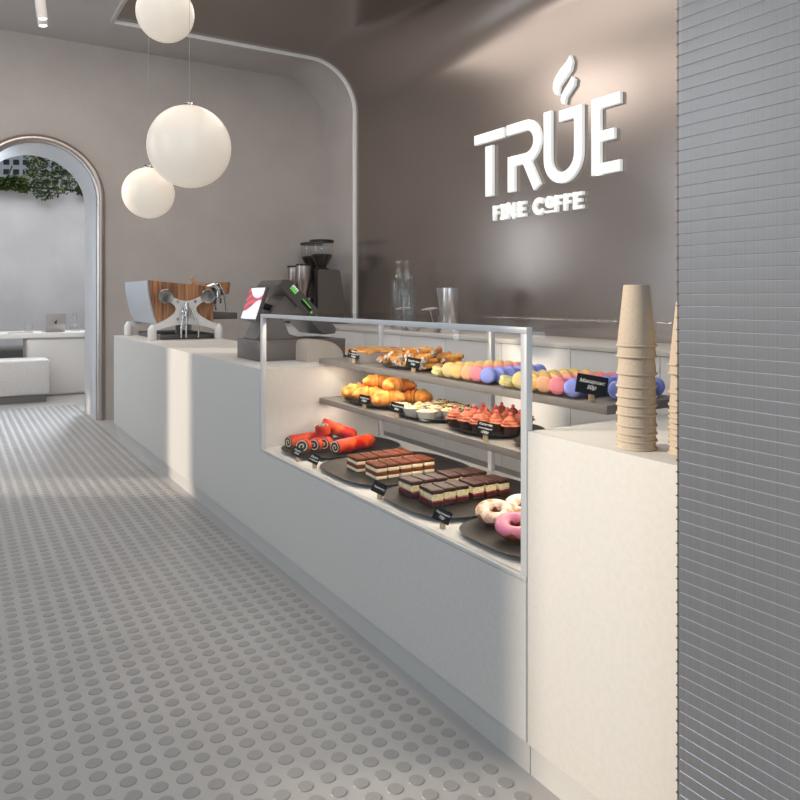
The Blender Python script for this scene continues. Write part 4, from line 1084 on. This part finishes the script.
# hanging ivy on top of the far wall
iv = thing('hanging_ivy', 'dense green ivy hanging over the top of the far wall', 'ivy', (0.9, 12.9, 3.03))
bm = B()
def leaf(bm, p, s):
    a = Vector((random.uniform(-1, 1), random.uniform(-1, 0.3), random.uniform(-1, 0.6))).normalized(); b = a.cross(Vector((random.uniform(-1, 1), random.uniform(-1, 1), 1))).normalized(); c = a.cross(b)
    q = [p, p+a*s*0.5+b*s*0.35, p+a*s, p+a*s*0.5-b*s*0.35]
    v = [bm.verts.new(x) for x in q]; bm.faces.new(v)
for k in range(17000):
    x = random.uniform(-1.2, 2.5); u = random.random()
    dens = 0.55+0.45*math.sin(x*2.2+0.6)
    zt2 = 3.16 + 0.05*math.sin(x*9) + (1.4 if 0.98 < x < 1.75 else 0.12 if x >= 1.75 else 0.0)
    zb2 = 3.00 - 0.05*max(0, math.sin(x*6.3+1)) - 0.12*math.exp(-((x-1.28)/0.16)**2)
    z = zb2 + (zt2-zb2)*u
    if random.random() > 0.5+0.5*dens: continue
    y = 12.72 - 0.06*random.random() if z < 3.05 else 12.75 + random.uniform(-0.12, 0.25)
    leaf(bm, Vector((x, y, z)) - iv.location, random.uniform(0.04, 0.08))
obj('leaves', bm, M['leaf'], iv, 0)
bm = B(); add_box(bm, -3.2, 1.8, 0.0, 0.08, 0.0, 0.05)
for k in range(8): add_tube(bm, [(-2.6+k*0.6, 0.03, 0.05), (-2.5+k*0.6, 0.02, 0.35)], 0.012, 6)
obj('stem', bm, M['stem'], iv)

bd = thing('white_building', 'white building facade with rows of small dark windows behind the ivy', 'building', (0.0, 22.0, 0), (0, 0, -0.45))
bm = B(); add_box(bm, -9, 3.2, 0, 3.0, 0, 9.5); obj('facade', bm, M['facade'], bd)
w0 = None
for r in range(8):
    for k in range(11):
        loc = (0.3 + k*0.24, -0.02, 3.75 + r*0.25)
        if w0 is None:
            bm = B(); add_box(bm, 0, 0.14, 0, 0.03, 0, 0.13); w0 = obj('window', bm, M['window_dark'], bd, 0, loc=loc)
        else:
            w = w0.copy(); C.objects.link(w); w.location = loc; w.parent = bd

# ------------------------------------------------------------------ light
sc = bpy.context.scene
w = bpy.data.worlds.new('world'); sc.world = w; w.use_nodes = True
bg = w.node_tree.nodes['Background']; bg.inputs[0].default_value = (0.66, 0.80, 1.0, 1); bg.inputs[1].default_value = 0.48
sun = bpy.data.lights.new('sun', 'SUN'); sun.energy = 4.0; sun.color = (1, 0.87, 0.70); sun.angle = math.radians(2.2)
so = bpy.data.objects.new('sun', sun); C.objects.link(so)
dirs = Vector((0.857*math.cos(math.radians(20)), -0.515*math.cos(math.radians(20)), -math.sin(math.radians(20))))
so.rotation_euler = dirs.to_track_quat('-Z', 'Y').to_euler()
def area(loc, target, sx, sy, e, col, name='area'):
    l = bpy.data.lights.new(name, 'AREA'); l.shape = 'RECTANGLE'; l.size = sx; l.size_y = sy; l.energy = e; l.color = col
    o = bpy.data.objects.new(name, l); C.objects.link(o); o.location = loc
    o.rotation_euler = (Vector(target)-Vector(loc)).to_track_quat('-Z', 'Y').to_euler(); return o
# warm fill added for the back wall, then daylight at the windows
area((0.4, 5.6, 3.9), (1.8, 8.49, 1.6), 1.6, 0.5, 24, (1.0, 0.90, 0.82), 'back_wall_fill')
area((XL-0.3, 7.56, 2.1), (1.0, 6.0, 1.0), 0.7, 2.8, 60, (0.74, 0.87, 1.0), 'window_daylight')
area((XL-0.3, 3.6, 2.5), (1.0, 3.0, 1.0), 0.7, 2.2, 40, (0.74, 0.87, 1.0), 'window_daylight')
# shop-front daylight behind the camera
area((-0.8, -2.6, 2.2), (1.0, 4.0, 0.9), 3.4, 3.0, 100, (0.74, 0.88, 0.98), 'shopfront_daylight')
# soft ambient fill added under the ceiling, no fixture there
area((0.3, 4.5, 3.98), (0.3, 4.5, 0), 2.4, 6.0, 48, (1.0, 0.93, 0.86), 'ceiling_fill')
area((2.9, 4.0, 3.98), (2.9, 4.0, 0), 1.6, 6.0, 74, (1.0, 0.93, 0.86), 'ceiling_fill')
area((0.5, 11.2, 4.6), (0.6, 11.4, 0), 4.0, 2.4, 135, (1.0, 0.98, 0.96), 'terrace_fill')  # fill added overhead to brighten the terrace beyond the sky's own light
area((2.3, 11.9, 2.6), (0.2, 8.9, 1.5), 0.8, 1.6, 110, (0.80, 0.90, 1.0), 'terrace_fill').data.spread = 1.0  # added to light the arch reveal so the sign wall mirrors it
# led strips under the shelves and behind the front rail
for x, z, e, wd in ((1.76, 0.995-0.036, 4.4, 0.10), (1.76, 0.785-0.036, 5.0, 0.10), (X0+0.035, ZT-0.03, 8.0, 0.02)):
    l = bpy.data.lights.new('led_light', 'AREA'); l.shape = 'RECTANGLE'; l.size = wd; l.size_y = Y2-Y1-0.1; l.energy = e; l.color = (1, 0.86, 0.68)
    o = bpy.data.objects.new('led_light', l); C.objects.link(o); o.location = (x, (Y1+Y2)/2, z); o.rotation_euler = (0, -0.75 if x < 1.5 else 0.0, 0)
# wall washers on the sign wall
for loc, tgt, e in (((1.25, 6.46, 3.9), (XW, 3.9, 2.6), 60), ((1.25, 7.3, 3.9), (XW, 4.8, 2.8), 12), ((1.0, 5.2, 3.9), (XW, 3.2, 2.2), 14)):
    l = bpy.data.lights.new('sign_spot', 'SPOT'); l.energy = e; l.color = (1, 0.92, 0.86); l.spot_size = 0.8; l.spot_blend = 1.0; l.shadow_soft_size = 0.5
    o = bpy.data.objects.new('sign_spot', l); C.objects.link(o); o.location = loc
    o.rotation_euler = (Vector(tgt)-o.location).to_track_quat('-Z', 'Y').to_euler()

sc.view_settings.view_transform = 'Standard'; sc.view_settings.look = 'None'; sc.view_settings.exposure = -0.28
sc.cycles.max_bounces = 8; sc.cycles.diffuse_bounces = 4; sc.cycles.transparent_max_bounces = 16; sc.cycles.transmission_bounces = 6
sc.cycles.use_denoising = True; sc.cycles.sample_clamp_indirect = 6.0; sc.cycles.caustics_reflective = False
